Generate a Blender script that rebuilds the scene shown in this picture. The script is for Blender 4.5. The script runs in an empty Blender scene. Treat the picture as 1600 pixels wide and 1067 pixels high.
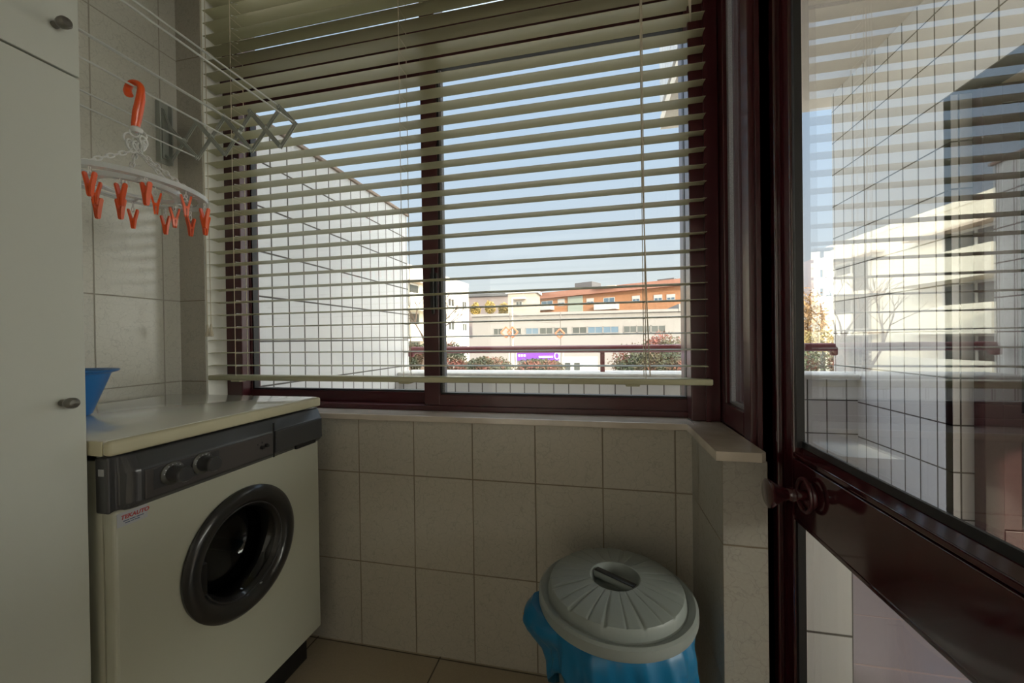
import bpy, bmesh, math, random
from math import sin, cos, pi, radians
from mathutils import Vector, Matrix, noise

# ------------------------------------------------------------------ camera, sky, sun, exposure
scene = bpy.context.scene
COL = scene.collection
YAW, PITCH, ROLL, FPX, CAMZ = .2141, -.0057, .0136, 610.32, 1.0197
fwd = Vector((-sin(YAW)*cos(PITCH), cos(YAW)*cos(PITCH), sin(PITCH)))
rgt = Vector((cos(YAW), sin(YAW), 0))
dwn = fwd.cross(rgt)
r2 = cos(ROLL)*rgt + sin(ROLL)*dwn
d2 = -sin(ROLL)*rgt + cos(ROLL)*dwn
cam_d = bpy.data.cameras.new('camera')
cam = bpy.data.objects.new('camera', cam_d); COL.objects.link(cam)
cam.matrix_world = Matrix(((r2.x, -d2.x, -fwd.x, 0), (r2.y, -d2.y, -fwd.y, 0), (r2.z, -d2.z, -fwd.z, CAMZ), (0, 0, 0, 1)))
cam_d.sensor_width = 36; cam_d.sensor_fit = 'HORIZONTAL'; cam_d.lens = FPX*36/1600
cam_d.clip_start = .02; cam_d.clip_end = 2000
scene.camera = cam
def at(px, py, Y):
    """point on the plane y = Y (metres) along a measured direction"""
    d = fwd + r2*((px-800)/FPX) + d2*((py-533.5)/FPX)
    t = Y/d.y
    return Vector((d.x*t, Y, CAMZ + d.z*t))
vs = scene.view_settings
vs.view_transform = 'Standard'; vs.look = 'None'; vs.gamma = 1; vs.use_curve_mapping = False
vs.exposure = 0.0
scene.cycles.max_bounces = 14; scene.cycles.diffuse_bounces = 7; scene.cycles.glossy_bounces = 6
scene.cycles.transparent_max_bounces = 24
scene.cycles.sample_clamp_indirect = 6
try:
    scene.cycles.use_denoising = True
except Exception: pass

w = bpy.data.worlds.new('sky'); scene.world = w; w.use_nodes = True
nt = w.node_tree; nt.nodes.clear()
o_ = nt.nodes.new('ShaderNodeOutputWorld'); bg = nt.nodes.new('ShaderNodeBackground')
tc = nt.nodes.new('ShaderNodeTexCoord'); sx = nt.nodes.new('ShaderNodeSeparateXYZ'); rp = nt.nodes.new('ShaderNodeValToRGB')
nt.links.new(tc.outputs['Generated'], sx.inputs[0]); nt.links.new(sx.outputs['Z'], rp.inputs[0])
cr = rp.color_ramp
cr.elements[0].position = 0.0; cr.elements[0].color = (1.0, .94, .84, 1)
cr.elements[1].position = 1.0; cr.elements[1].color = (4.2, 4.5, 5.0, 1)
for p, c in ((.07, (.88, .91, .90, 1)), (.22, (.74, .83, .93, 1)), (.45, (.58, .74, .95, 1)), (.60, (.56, .72, .96, 1)), (.78, (3.0, 3.3, 3.8, 1))):
    e = cr.elements.new(p); e.color = c
# bright haze around the low sun
dt_ = nt.nodes.new('ShaderNodeVectorMath'); dt_.operation = 'DOT_PRODUCT'; dt_.inputs[1].default_value = Vector((.85, -.42, .32)).normalized()
nt.links.new(tc.outputs['Generated'], dt_.inputs[0])
mr_ = nt.nodes.new('ShaderNodeMapRange'); mr_.interpolation_type = 'SMOOTHSTEP'; mr_.inputs[1].default_value = .15; mr_.inputs[2].default_value = 1.0; mr_.inputs[3].default_value = 0; mr_.inputs[4].default_value = 8.0
nt.links.new(dt_.outputs['Value'], mr_.inputs[0])
gl_ = nt.nodes.new('ShaderNodeVectorMath'); gl_.operation = 'SCALE'; gl_.inputs[0].default_value = (1, .95, .84); nt.links.new(mr_.outputs[0], gl_.inputs['Scale'])
ad_ = nt.nodes.new('ShaderNodeVectorMath'); ad_.operation = 'ADD'; nt.links.new(rp.outputs[0], ad_.inputs[0]); nt.links.new(gl_.outputs[0], ad_.inputs[1])
nt.links.new(ad_.outputs[0], bg.inputs[0]); bg.inputs[1].default_value = 1.0
nt.links.new(bg.outputs[0], o_.inputs[0])
sd = bpy.data.lights.new('sun', 'SUN'); sun = bpy.data.objects.new('sun', sd); COL.objects.link(sun)
sd.energy = 4.8; sd.angle = radians(.6); sd.color = (1, .84, .62)
sun.rotation_euler = Vector((-.55, .80, -.32)).to_track_quat('-Z', 'Y').to_euler()
# added fill light for the room is built with the kitchen further down

# ------------------------------------------------------------------ materials
def mat(name, col, rough=.5, metal=0, coat=0, spec=.5, noise_amt=0, noise_scale=20, bump=0, trans=0, emit=None, alpha=1, sss=0):
    m = bpy.data.materials.new(name); m.use_nodes = True
    t = m.node_tree; b = t.nodes['Principled BSDF']
    b.inputs['Base Color'].default_value = (*col, 1); b.inputs['Roughness'].default_value = rough
    b.inputs['Metallic'].default_value = metal; b.inputs['Coat Weight'].default_value = coat
    b.inputs['Coat Roughness'].default_value = .08
    b.inputs['Specular IOR Level'].default_value = spec
    b.inputs['Transmission Weight'].default_value = trans
    b.inputs['Alpha'].default_value = alpha
    if emit: b.inputs['Emission Color'].default_value = (*emit[0], 1); b.inputs['Emission Strength'].default_value = emit[1]
    if noise_amt or bump:
        g = t.nodes.new('ShaderNodeNewGeometry'); n = t.nodes.new('ShaderNodeTexNoise')
        n.inputs['Scale'].default_value = noise_scale; n.inputs['Detail'].default_value = 5
        t.links.new(g.outputs['Position'], n.inputs['Vector'])
        if noise_amt:
            mr = t.nodes.new('ShaderNodeMapRange'); mr.inputs[1].default_value = .3; mr.inputs[2].default_value = .7
            mr.inputs[3].default_value = 1-noise_amt; mr.inputs[4].default_value = 1+noise_amt*.5
            t.links.new(n.outputs[0], mr.inputs[0])
            mx = t.nodes.new('ShaderNodeVectorMath'); mx.operation = 'SCALE'; mx.inputs[0].default_value = col
            t.links.new(mr.outputs[0], mx.inputs['Scale']); t.links.new(mx.outputs[0], b.inputs['Base Color'])
        if bump:
            bp = t.nodes.new('ShaderNodeBump'); bp.inputs['Strength'].default_value = bump; bp.inputs['Distance'].default_value = .002
            t.links.new(n.outputs[0], bp.inputs['Height']); t.links.new(bp.outputs[0], b.inputs['Normal'])
    return m

def tile_mat(name, base, grout, su, sv, ou, ov, w=.003, floor=False, rough=.25, crackle=0, gap=None, coat=0, vary=.03, spec=.5, ubase=None):
    """tile grid fixed to the building: u runs along the wall, v up"""
    m = bpy.data.materials.new(name); m.use_nodes = True
    t = m.node_tree; b = t.nodes['Principled BSDF']; L = t.links.new
    def M(op, a, b_=None, c=None):
        n = t.nodes.new('ShaderNodeMath'); n.operation = op
        for i, v in enumerate((a, b_, c)):
            if v is None: continue
            if isinstance(v, (int, float)): n.inputs[i].default_value = v
            else: L(v, n.inputs[i])
        return n.outputs[0]
    g = t.nodes.new('ShaderNodeNewGeometry'); s = t.nodes.new('ShaderNodeSeparateXYZ'); L(g.outputs['Position'], s.inputs[0])
    sn = t.nodes.new('ShaderNodeSeparateXYZ'); L(g.outputs['True Normal'], sn.inputs[0])
    ax = M('GREATER_THAN', M('ABSOLUTE', sn.outputs[0]), .5)
    if floor: u, v = s.outputs[0], s.outputs[1]; oux, ouy = ou, ou
    else:
        oux, ouy = ou if isinstance(ou, tuple) else (ou, ou)
        u = M('ADD', M('MULTIPLY', M('SUBTRACT', s.outputs[0], oux), M('SUBTRACT', 1.0, ax)), M('MULTIPLY', M('SUBTRACT', s.outputs[1], ouy), ax))
        v = s.outputs[2]
    if floor: u = M('SUBTRACT', u, ou)
    v = M('SUBTRACT', v, ov)
    def line(c, size, ww):
        q = M('DIVIDE', c, size); f = M('SUBTRACT', q, M('FLOOR', q))
        d = M('MULTIPLY', M('MINIMUM', f, M('SUBTRACT', 1.0, f)), size)
        mr = t.nodes.new('ShaderNodeMapRange'); mr.interpolation_type = 'SMOOTHSTEP'
        mr.inputs[1].default_value = ww*.35; mr.inputs[2].default_value = ww*.75; mr.inputs[3].default_value = 1; mr.inputs[4].default_value = 0
        L(d, mr.inputs[0]); return mr.outputs[0], M('FLOOR', q)
    lu, iu = line(u, su, w); lv, iv = line(v, sv, w)
    if gap:
        z = s.outputs[2]
        lv = M('MULTIPLY', lv, M('SUBTRACT', 1.0, M('MULTIPLY', M('GREATER_THAN', z, gap[0]), M('LESS_THAN', z, gap[1]))))
    mask = M('MAXIMUM', lu, lv)
    # per tile variation
    wn = t.nodes.new('ShaderNodeTexWhiteNoise'); wn.noise_dimensions = '2D'
    cb = t.nodes.new('ShaderNodeCombineXYZ'); L(iu, cb.inputs[0]); L(iv, cb.inputs[1]); L(cb.outputs[0], wn.inputs['Vector'])
    val = M('ADD', 1-vary, M('MULTIPLY', wn.outputs['Value'], vary*2))
    if crackle:
        vo = t.nodes.new('ShaderNodeTexVoronoi'); vo.feature = 'DISTANCE_TO_EDGE'; vo.inputs['Scale'].default_value = 26
        nn = t.nodes.new('ShaderNodeTexNoise'); nn.inputs['Scale'].default_value = 9; nn.inputs['Detail'].default_value = 4
        L(g.outputs['Position'], nn.inputs['Vector'])
        ad = t.nodes.new('ShaderNodeVectorMath'); ad.operation = 'MULTIPLY_ADD'
        L(nn.outputs['Color'], ad.inputs[0]); ad.inputs[1].default_value = (.2, .2, .2); L(g.outputs['Position'], ad.inputs[2])
        L(ad.outputs[0], vo.inputs['Vector'])
        mr = t.nodes.new('ShaderNodeMapRange'); mr.inputs[1].default_value = 0; mr.inputs[2].default_value = .035; mr.inputs[3].default_value = 1-crackle; mr.inputs[4].default_value = 1
        L(vo.outputs['Distance'], mr.inputs[0])
        val = M('MULTIPLY', val, mr.outputs[0])
        n2 = t.nodes.new('ShaderNodeTexNoise'); n2.inputs['Scale'].default_value = 160; n2.inputs['Detail'].default_value = 3
        L(g.outputs['Position'], n2.inputs['Vector'])
        val = M('MULTIPLY', val, M('ADD', .9, M('MULTIPLY', n2.outputs[0], .2)))
    sc = t.nodes.new('ShaderNodeVectorMath'); sc.operation = 'SCALE'; sc.inputs[0].default_value = base; L(val, sc.inputs['Scale'])
    mx = t.nodes.new('ShaderNodeMix'); mx.data_type = 'RGBA'
    L(mask, mx.inputs['Factor']); L(sc.outputs[0], mx.inputs['A']); mx.inputs['B'].default_value = (*grout, 1)
    L(mx.outputs['Result'], b.inputs['Base Color'])
    L(M('ADD', rough, M('MULTIPLY', mask, .9-rough)), b.inputs['Roughness'])
    b.inputs['Specular IOR Level'].default_value = spec
    bp = t.nodes.new('ShaderNodeBump'); bp.invert = True; bp.inputs['Strength'].default_value = .5; bp.inputs['Distance'].default_value = .002
    L(mask, bp.inputs['Height']); L(bp.outputs[0], b.inputs['Normal'])
    return m

def glass_mat(name, r0, tint=(.96, .98, .97), rough=0, dirt=0):
    """pane: part passes straight through, part mirrors, by the angle to the surface"""
    m = bpy.data.materials.new(name); m.use_nodes = True
    t = m.node_tree; t.nodes.clear(); L = t.links.new
    out = t.nodes.new('ShaderNodeOutputMaterial'); mix = t.nodes.new('ShaderNodeMixShader')
    tr = t.nodes.new('ShaderNodeBsdfTransparent'); tr.inputs[0].default_value = (*tint, 1)
    gl = t.nodes.new('ShaderNodeBsdfAnisotropic') if False else t.nodes.new('ShaderNodeBsdfGlossy')
    gl.inputs['Roughness'].default_value = rough; gl.inputs[0].default_value = (.93, .97, 1, 1)
    g = t.nodes.new('ShaderNodeNewGeometry'); dp = t.nodes.new('ShaderNodeVectorMath'); dp.operation = 'DOT_PRODUCT'
    L(g.outputs['Incoming'], dp.inputs[0]); L(g.outputs['True Normal'], dp.inputs[1])
    def M(op, a, b_):
        n = t.nodes.new('ShaderNodeMath'); n.operation = op
        for i, v in enumerate((a, b_)):
            if isinstance(v, (int, float)): n.inputs[i].default_value = v
            else: L(v, n.inputs[i])
        return n.outputs[0]
    c = t.nodes.new('ShaderNodeMath'); c.operation = 'ABSOLUTE'; L(dp.outputs['Value'], c.inputs[0])
    f = M('ADD', r0, M('MULTIPLY', M('POWER', M('SUBTRACT', 1.0, c.outputs[0]), 5.0), 1-r0))
    L(f, mix.inputs[0]); L(tr.outputs[0], mix.inputs[1]); L(gl.outputs[0], mix.inputs[2])
    L(mix.outputs[0], out.inputs[0])
    return m

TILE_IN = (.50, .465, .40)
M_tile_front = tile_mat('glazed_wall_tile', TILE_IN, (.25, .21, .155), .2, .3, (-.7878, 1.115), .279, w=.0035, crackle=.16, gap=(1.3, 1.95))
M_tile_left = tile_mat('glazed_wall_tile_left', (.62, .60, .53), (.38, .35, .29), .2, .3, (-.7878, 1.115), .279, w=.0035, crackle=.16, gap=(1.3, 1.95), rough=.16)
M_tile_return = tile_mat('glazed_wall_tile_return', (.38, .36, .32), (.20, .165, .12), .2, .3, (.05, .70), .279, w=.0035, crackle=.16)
M_floor = tile_mat('beige_stone_floor', (.42, .35, .25), (.10, .085, .07), .45, .6, -.505, .565, w=.004, floor=True, rough=.3, crackle=.05)
M_plaster = mat('white_plaster', (.88, .87, .80), .8, noise_amt=.03, noise_scale=60, bump=.1)
M_ceil = mat('ceiling_paint', (.74, .73, .70), .9)
EXT = (.73, .73, .73); EG = (.11, .10, .09)
M_ext_left = tile_mat('white_facade_tile_left', EXT, EG, .098, .195, (.012, 1.485), .635, w=.007, rough=.22, vary=.012)
M_ext_right = tile_mat('white_facade_tile_right', EXT, EG, .0935, .199, (1.4925, 2.082), .0335, w=.006, rough=.22, vary=.012)
M_ext_par = tile_mat('white_facade_tile_parapet', EXT, EG, .0998, .195, (.012, 2.62), .0545, w=.006, rough=.22, vary=.012)
M_ext_stub = tile_mat('white_facade_tile_large', EXT, EG, .2, .3, (.5, 1.30), .163, w=.006, rough=.22, vary=.01)
M_terr = tile_mat('terracotta_tile', (.22, .16, .15), (.30, .20, .17), .5, .25, .70, .155, w=.006, floor=True, rough=.4, vary=.05)
M_stone = mat('pale_stone_coping', (.66, .64, .60), .5, noise_amt=.12, noise_scale=30)
M_marble = mat('beige_marble', (.60, .53, .45), .12, noise_amt=.12, noise_scale=18, coat=.6)
M_cap = mat('brown_roof_tile', (.32, .24, .19), .7, noise_amt=.2, noise_scale=25)
M_maroon = mat('maroon_lacquered_aluminium', (.062, .010, .014), .30, coat=.12, spec=.5)
M_maroon_gloss = mat('maroon_gloss_paint', (.050, .008, .011), .10, coat=.9)
M_maroon_out = mat('maroon_rail_paint', (.20, .045, .05), .35)
M_gasket = mat('black_rubber', (.012, .012, .013), .5)
M_grey_gasket = mat('grey_weather_strip', (.30, .30, .32), .8, noise_amt=.3, noise_scale=300)
M_glass = glass_mat('window_glass', .04)
M_glass_door = glass_mat('coated_door_glass', .13, (.95, .97, .97))
M_glass_side = glass_mat('side_window_glass', .10, (.8, .82, .84))
M_blind = mat('cream_blind_slat', (.53, .51, .335), .38, coat=.1)
M_cord = mat('beige_cord', (.62, .55, .42), .8)
M_cab = mat('grey_white_cabinet', (.66, .68, .62), .45)
M_cab_in = mat('dark_gap', (.03, .03, .03), .8)
M_knob = mat('pewter_knob', (.20, .19, .17), .35, metal=.8)
M_cream = mat('cream_enamel', (.50, .50, .41), .3, coat=.3)
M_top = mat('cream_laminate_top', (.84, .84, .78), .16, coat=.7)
M_top_edge = mat('cream_plastic_edge', (.56, .52, .36), .4)
M_dgrey = mat('charcoal_plastic', (.046, .046, .049), .30, coat=.2)
M_panel = mat('dark_grey_panel', (.070, .062, .061), .4)
M_panel2 = mat('panel_inlay', (.045, .044, .048), .4)
M_black = mat('black_plastic', (.010, .010, .011), .3)
M_door_ring = mat('black_glossy_door', (.020, .020, .021), .28, coat=.5)
M_steel = mat('steel_drum', (.35, .35, .36), .35, metal=1)
M_dglass = glass_mat('washer_glass', .05, (.35, .36, .36))
M_dial = mat('dial_disc', (.07, .068, .058), .4)
M_label = mat('white_label', (.46, .47, .50), .5)
M_red = mat('red_print', (.45, .05, .05), .5)
M_ink = mat('dark_ink', (.10, .12, .22), .5)
M_blue = mat('blue_basin_plastic', (.015, .17, .50), .3, coat=.2)
M_bag = mat('blue_bag_film', (.001, .145, .32), .36, coat=.1)
M_bag_o = mat('orange_drawstring', (.75, .30, .03), .5)
M_lid = mat('grey_green_plastic', (.27, .30, .285), .42)
M_galv = mat('galvanised_steel', (.42, .44, .40), .45, metal=.15)
M_rod = mat('white_coated_rod', (.62, .63, .60), .4)
M_orange = mat('orange_plastic', (.90, .115, .020), .3, coat=.2)
M_chain = mat('white_plastic_chain', (.80, .80, .78), .35)
def clear_mat():
    m = mat('clear_white_plastic', (.86, .88, .90), .2, coat=.5)
    t = m.node_tree; b = t.nodes['Principled BSDF']; out = [n for n in t.nodes if n.type == 'OUTPUT_MATERIAL'][0]
    tr = t.nodes.new('ShaderNodeBsdfTransparent'); mx = t.nodes.new('ShaderNodeMixShader'); mx.inputs[0].default_value = .48
    t.links.new(tr.outputs[0], mx.inputs[1]); t.links.new(b.outputs[0], mx.inputs[2]); t.links.new(mx.outputs[0], out.inputs[0])
    return m
M_clear = clear_mat()

# ------------------------------------------------------------------ mesh builder
class MB:
    def __init__(s): s.bm = bmesh.new()
    def box(s, x0, x1, y0, y1, z0, z1, bev=0):
        bm = s.bm if not bev else bmesh.new()
        v = [bm.verts.new(p) for p in ((x0,y0,z0),(x1,y0,z0),(x1,y1,z0),(x0,y1,z0),(x0,y0,z1),(x1,y0,z1),(x1,y1,z1),(x0,y1,z1))]
        for f in ((0,3,2,1),(4,5,6,7),(0,1,5,4),(1,2,6,5),(2,3,7,6),(3,0,4,7)): bm.faces.new([v[i] for i in f])
        if bev:
            bmesh.ops.bevel(bm, geom=bm.edges[:], offset=bev, segments=3, profile=.5, affect='EDGES')
            s._merge(bm)
        return s
    def _merge(s, bm):
        me = bpy.data.meshes.new('t'); bm.to_mesh(me); bm.free(); s.bm.from_mesh(me); bpy.data.meshes.remove(me)
    def prism(s, pts, a, b, axis):
        """polygon pts (2D) extruded between a and b along axis 0/1/2"""
        def P(q, h):
            return {0: (h, q[0], q[1]), 1: (q[0], h, q[1]), 2: (q[0], q[1], h)}[axis]
        A = [s.bm.verts.new(P(q, a)) for q in pts]; B = [s.bm.verts.new(P(q, b)) for q in pts]
        n = len(pts)
        s.bm.faces.new(A); s.bm.faces.new(B[::-1])
        for i in range(n): s.bm.faces.new((A[i], B[i], B[(i+1) % n], A[(i+1) % n]))
        return s
    def tube(s, path, r, seg=8, closed=False, caps=True, flat=1.0):
        pts = [Vector(p) for p in path]; n = len(pts); rings = []
        up0 = None
        for i, p in enumerate(pts):
            if closed: t = pts[(i+1) % n]-pts[i-1]
            else: t = pts[min(i+1, n-1)]-pts[max(i-1, 0)]
            t.normalize()
            if up0 is None: up0 = Vector((0,0,1)) if abs(t.z) < .9 else Vector((1,0,0))
            a = (up0 - t*up0.dot(t)).normalized(); b = t.cross(a); up0 = a
            rr = r[i] if isinstance(r, (list, tuple)) else r
            rings.append([s.bm.verts.new(p + (a*cos(2*pi*k/seg)*flat + b*sin(2*pi*k/seg))*rr) for k in range(seg)])
        m = n if closed else n-1
        for i in range(m):
            A, B = rings[i], rings[(i+1) % n]
            for k in range(seg): s.bm.faces.new((A[k], A[(k+1) % seg], B[(k+1) % seg], B[k]))
        if caps and not closed:
            s.bm.faces.new(rings[0][::-1]); s.bm.faces.new(rings[-1])
        return s
    def lathe(s, prof, seg=48, origin=(0,0,0), axis='z', close=True, fn=None):
        """prof: (radius, height)."""
        rings = []
        for r, h in prof:
            ring = []
            for k in range(seg):
                a = 2*pi*k/seg; rr = r; hh = h
                if fn: rr, hh = fn(r, h, a)
                x, y, z = rr*cos(a), rr*sin(a), hh
                if axis == 'x': x, y, z = z, x, y
                elif axis == '-x': x, y, z = -z, -x, y
                elif axis == 'y': x, y, z = x, z, y
                ring.append(s.bm.verts.new((x+origin[0], y+origin[1], z+origin[2])))
            rings.append(ring)
        for A, B in zip(rings, rings[1:]):
            for k in range(seg): s.bm.faces.new((A[k], A[(k+1) % seg], B[(k+1) % seg], B[k]))
        if close:
            s.bm.faces.new(rings[0][::-1]); s.bm.faces.new(rings[-1])
        return s
    def quad(s, *p): s.bm.faces.new([s.bm.verts.new(q) for q in p]); return s
    def build(s, name, m, parent=None, smooth=False, loc=None):
        bmesh.ops.recalc_face_normals(s.bm, faces=s.bm.faces[:])
        me = bpy.data.meshes.new(name); s.bm.to_mesh(me); s.bm.free()
        me.materials.append(m)
        if smooth:
            for p in me.polygons: p.use_smooth = True
            try: me.set_sharp_from_angle(angle=radians(38))
            except Exception: pass
        o = bpy.data.objects.new(name, me); COL.objects.link(o)
        if parent is not None:
            o.parent = parent
            if parent.type == 'EMPTY' or True:
                # geometry is written in world coordinates: cancel the parents' offsets
                off = Vector((0,0,0)); q = parent
                while q is not None: off += q.location; q = q.parent
                o.location = -off
        if loc: o.location = loc
        return o
def tag(o, label=None, cat=None, group=None, kind=None):
    if label: o['label'] = label
    if cat: o['category'] = cat
    if group: o['group'] = group
    if kind: o['kind'] = kind
    return o
def thing(name, label, cat, loc, group=None, kind=None):
    o = bpy.data.objects.new(name, None); COL.objects.link(o); o.location = loc; o.empty_display_size = .1
    return tag(o, label, cat, group, kind)
def struct(name, label, cat, parent=None):
    pass
def S(o, label=None, cat='wall'):
    return tag(o, label, cat, kind='structure')
def copy_tree(o, parent=None):
    c = o.copy(); COL.objects.link(c); c.parent = parent
    for ch in [k for k in bpy.data.objects if k.parent == o]: copy_tree(ch, c)
    return c

# ------------------------------------------------------------------ room shell
D = 1.1728; XL = -1.5308; XC = .2561; CEIL = 2.55; YB = -1.9
S(MB().box(XL-.1, .43, YB, 1.36, -.12, 0).build('floor', M_floor), 'beige stone tile floor of the laundry room', 'floor')
S(MB().box(XL-.1, .50, YB, 1.40, CEIL, CEIL+.12).build('ceiling', M_ceil), 'ceiling of the laundry room', 'ceiling')
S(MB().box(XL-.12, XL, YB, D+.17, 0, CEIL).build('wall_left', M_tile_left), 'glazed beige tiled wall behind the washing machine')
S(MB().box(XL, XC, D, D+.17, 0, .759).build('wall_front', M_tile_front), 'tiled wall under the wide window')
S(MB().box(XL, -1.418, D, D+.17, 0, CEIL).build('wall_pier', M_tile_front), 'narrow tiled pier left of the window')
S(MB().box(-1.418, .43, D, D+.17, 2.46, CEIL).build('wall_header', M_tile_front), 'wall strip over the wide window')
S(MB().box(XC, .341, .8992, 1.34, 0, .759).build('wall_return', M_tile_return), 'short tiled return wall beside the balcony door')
S(MB().box(-1.418, -1.410, D+.002, D+.17, .76, 2.46).build('trim_1', M_plaster), 'cream plaster reveal left of the window', 'trim')
S(MB().box(XL, -1.25, YB-.12, YB, 0, CEIL).box(.15, .43, YB-.12, YB, 0, CEIL).box(-1.25, .15, YB-.12, YB, 2.2, CEIL).build('wall_back', M_ceil), 'wall behind the camera, doorway added to let fill light in')  # unseen doorway, opened so the kitchen fill light reaches the room
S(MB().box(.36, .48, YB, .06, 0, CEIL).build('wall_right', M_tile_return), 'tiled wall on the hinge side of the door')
# marble sill: long run and short return
S(MB().box(-1.41, .262, 1.155, 1.30, .7595, .779, bev=.003).build('trim_2', M_marble), 'long polished marble sill under the wide window', 'sill')
S(MB().prism([(.241,.889),(.328,.889),(.338,.897),(.338,1.30),(.262,1.30),(.262,1.155),(.241,1.155)], .7595, .779, 2).build('trim_3', M_marble), 'short polished marble sill on the return wall', 'sill')

# ------------------------------------------------------------------ wide window
wn = thing('window_1', 'wide maroon aluminium sliding window behind the blind', 'window', (-.55, 1.27, .779), kind='structure')
f = MB()
f.box(-1.41, -1.338, 1.250, 1.335, .779, 2.46, bev=.003).box(.262, .34, 1.20, 1.335, .779, 2.46, bev=.003)
f.box(-1.41, .34, 1.245, 1.335, .779, .797, bev=.002).box(-1.41, .34, 1.245, 1.335, 2.42, 2.46, bev=.002)
f.box(-1.41, .34, 1.24, 1.335, 1.995, 2.115, bev=.003)
f.box(.300, .312, 1.190, 1.20, .779, 2.46)
f.build('outer_frame', M_maroon, wn)
def sash(name, x0, x1, y, z0, z1, sw0, sw1, rb, rt, glass=True):
    g = MB().box(x0, x0+sw0, y, y+.035, z0, z1, bev=.003).box(x1-sw1, x1, y, y+.035, z0, z1, bev=.003)
    g.box(x0+sw0-.003, x1-sw1+.003, y+.001, y+.034, z0, z0+rb, bev=.003).box(x0+sw0-.003, x1-sw1+.003, y+.001, y+.034, z1-rt, z1, bev=.003)
    fr = g.build(name, M_maroon, wn)
    q = MB(); a, b, c, d = x0+sw0, x1-sw1, z0+rb, z1-rt; e = .006
    q.box(a, a+e, y+.006, y+.03, c, d).box(b-e, b, y+.006, y+.03, c, d).box(a, b, y+.006, y+.03, c, c+e).box(a, b, y+.006, y+.03, d-e, d)
    q.build('gasket', M_gasket if name == 'sash_frame' else M_grey_gasket, fr)
    MB().box(a+e*.5, b-e*.5, y+.014, y+.02, c+e*.5, d-e*.5).build('pane', M_glass, fr)
    return fr
sash('sash_frame', -1.405, -.530, 1.288, .784, 2.0, .072, .052, .052, .05)
sash('sash_frame', -.585, .300, 1.252, .784, 2.0, .058, .033, .050, .05)
MB().box(-.527, -.513, 1.262, 1.284, .834, 1.95).build('weather_strip', M_grey_gasket, wn)
MB().box(-.548, -.538, 1.238, 1.252, 1.11, 1.27, bev=.003).box(-.556, -.530, 1.246, 1.252, 1.13, 1.25, bev=.002).build('latch', M_black, wn)
MB().box(-1.375, .27, 1.285, 1.291, 2.115, 2.42).build('transom_pane', M_glass, wn)
MB().box(-.585, -.53, 1.25, 1.335, 2.115, 2.42, bev=.003).build('transom_mullion', M_maroon, wn)

# corner post and narrow side window
MB().box(.341, .415, 1.215, 1.335, 0, 2.46, bev=.003).build('corner_post', M_maroon, wn)
sw = thing('window_2', 'narrow fixed side window between corner post and door jamb', 'window', (.37, 1.1, .779), kind='structure')
g = MB().box(.341, .40, 1.165, 1.215, .7795, 2.46, bev=.003).box(.341, .40, 1.03, 1.17, .7795, .838, bev=.003).box(.341, .40, 1.03, 1.17, 2.40, 2.46, bev=.003)
g.box(.343, .40, 1.03, 1.34, 0, .776)
g.build('side_frame', M_maroon, sw)
MB().box(.352, .362, 1.150, 1.166, .84, 2.40).box(.352, .365, 1.03, 1.15, .838, .845).build('gasket', M_grey_gasket, sw)
MB().box(.364, .370, 1.03, 1.16, .84, 2.40).build('pane', M_glass_side, sw)

# ------------------------------------------------------------------ balcony door
dr = thing('door_1', 'maroon glazed balcony door with round pull knob', 'door', (.40, .5, 0), kind='structure')
g = MB().box(.341, .41, .985, 1.03, 0, 2.46, bev=.003).box(.36, .43, .985, 1.0, 0, 2.46)
g.box(.352, .362, .975, .987, 0, 2.46, bev=.001).box(.36, .43, .06, .10, 0, 2.46, bev=.003).box(.36, .43, .10, .985, 2.14, 2.46, bev=.003)
g.build('door_frame', M_maroon, dr)
g = MB().box(.385, .409, .893, .975, .03, 2.13, bev=.004)
g.box(.379, .387, .948, .972, .03, 2.13, bev=.003)
g.box(.387, .433, .11, .20, .03, 2.13, bev=.004)
g.box(.385, .435, .195, .895, .655, .772, bev=.002)
g.prism([(.3865, .774), (.3865, .781), (.402, .795), (.42, .795), (.42, .774)], .195, .885, 1) if False else None
g.box(.386, .434, .195, .895, .7735, .784, bev=.0025)
g.box(.387, .433, .195, .895, .645, .6535, bev=.002)
g.box(.387, .433, .195, .885, .03, .14, bev=.004).box(.387, .433, .195, .885, 2.03, 2.13, bev=.004)
leaf = g.build('door_leaf', M_maroon_gloss, dr)
g = MB().prism([(.3885, .7845), (.4035, .797), (.4035, .7845)], .20, .884, 1) if False else MB()
def bead(mb, y0, y1, z):   # sloping glazing bead along Y: cross-section in XZ
    v = [( .3875, z), (.4025, z+.012), (.4025, z)]
    A = [mb.bm.verts.new((p[0], y0, p[1])) for p in v]; B = [mb.bm.verts.new((p[0], y1, p[1])) for p in v]
    mb.bm.faces.new(A); mb.bm.faces.new(B[::-1])
    for i in range(3): mb.bm.faces.new((A[i], B[i], B[(i+1) % 3], A[(i+1) % 3]))
bead(g, .20, .893, .784)
g.build('glazing_bead', M_maroon_gloss, dr)
g = MB().box(.398, .4025, .20, .893, .795, .808).box(.389, .4025, .883, .893, .795, 2.03).box(.392, .4025, .20, .212, .80, 2.03)
g.box(.389, .4025, .883, .893, .14, .645).box(.392, .4025, .20, .212, .14, .645)
g.build('gasket', M_gasket, dr)
MB().box(.4025, .4085, .20, .893, .797, 2.03).build('upper_pane', M_glass_door, dr)
MB().box(.4025, .4085, .20, .893, .14, .645).build('lower_pane', M_glass, dr)
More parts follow.
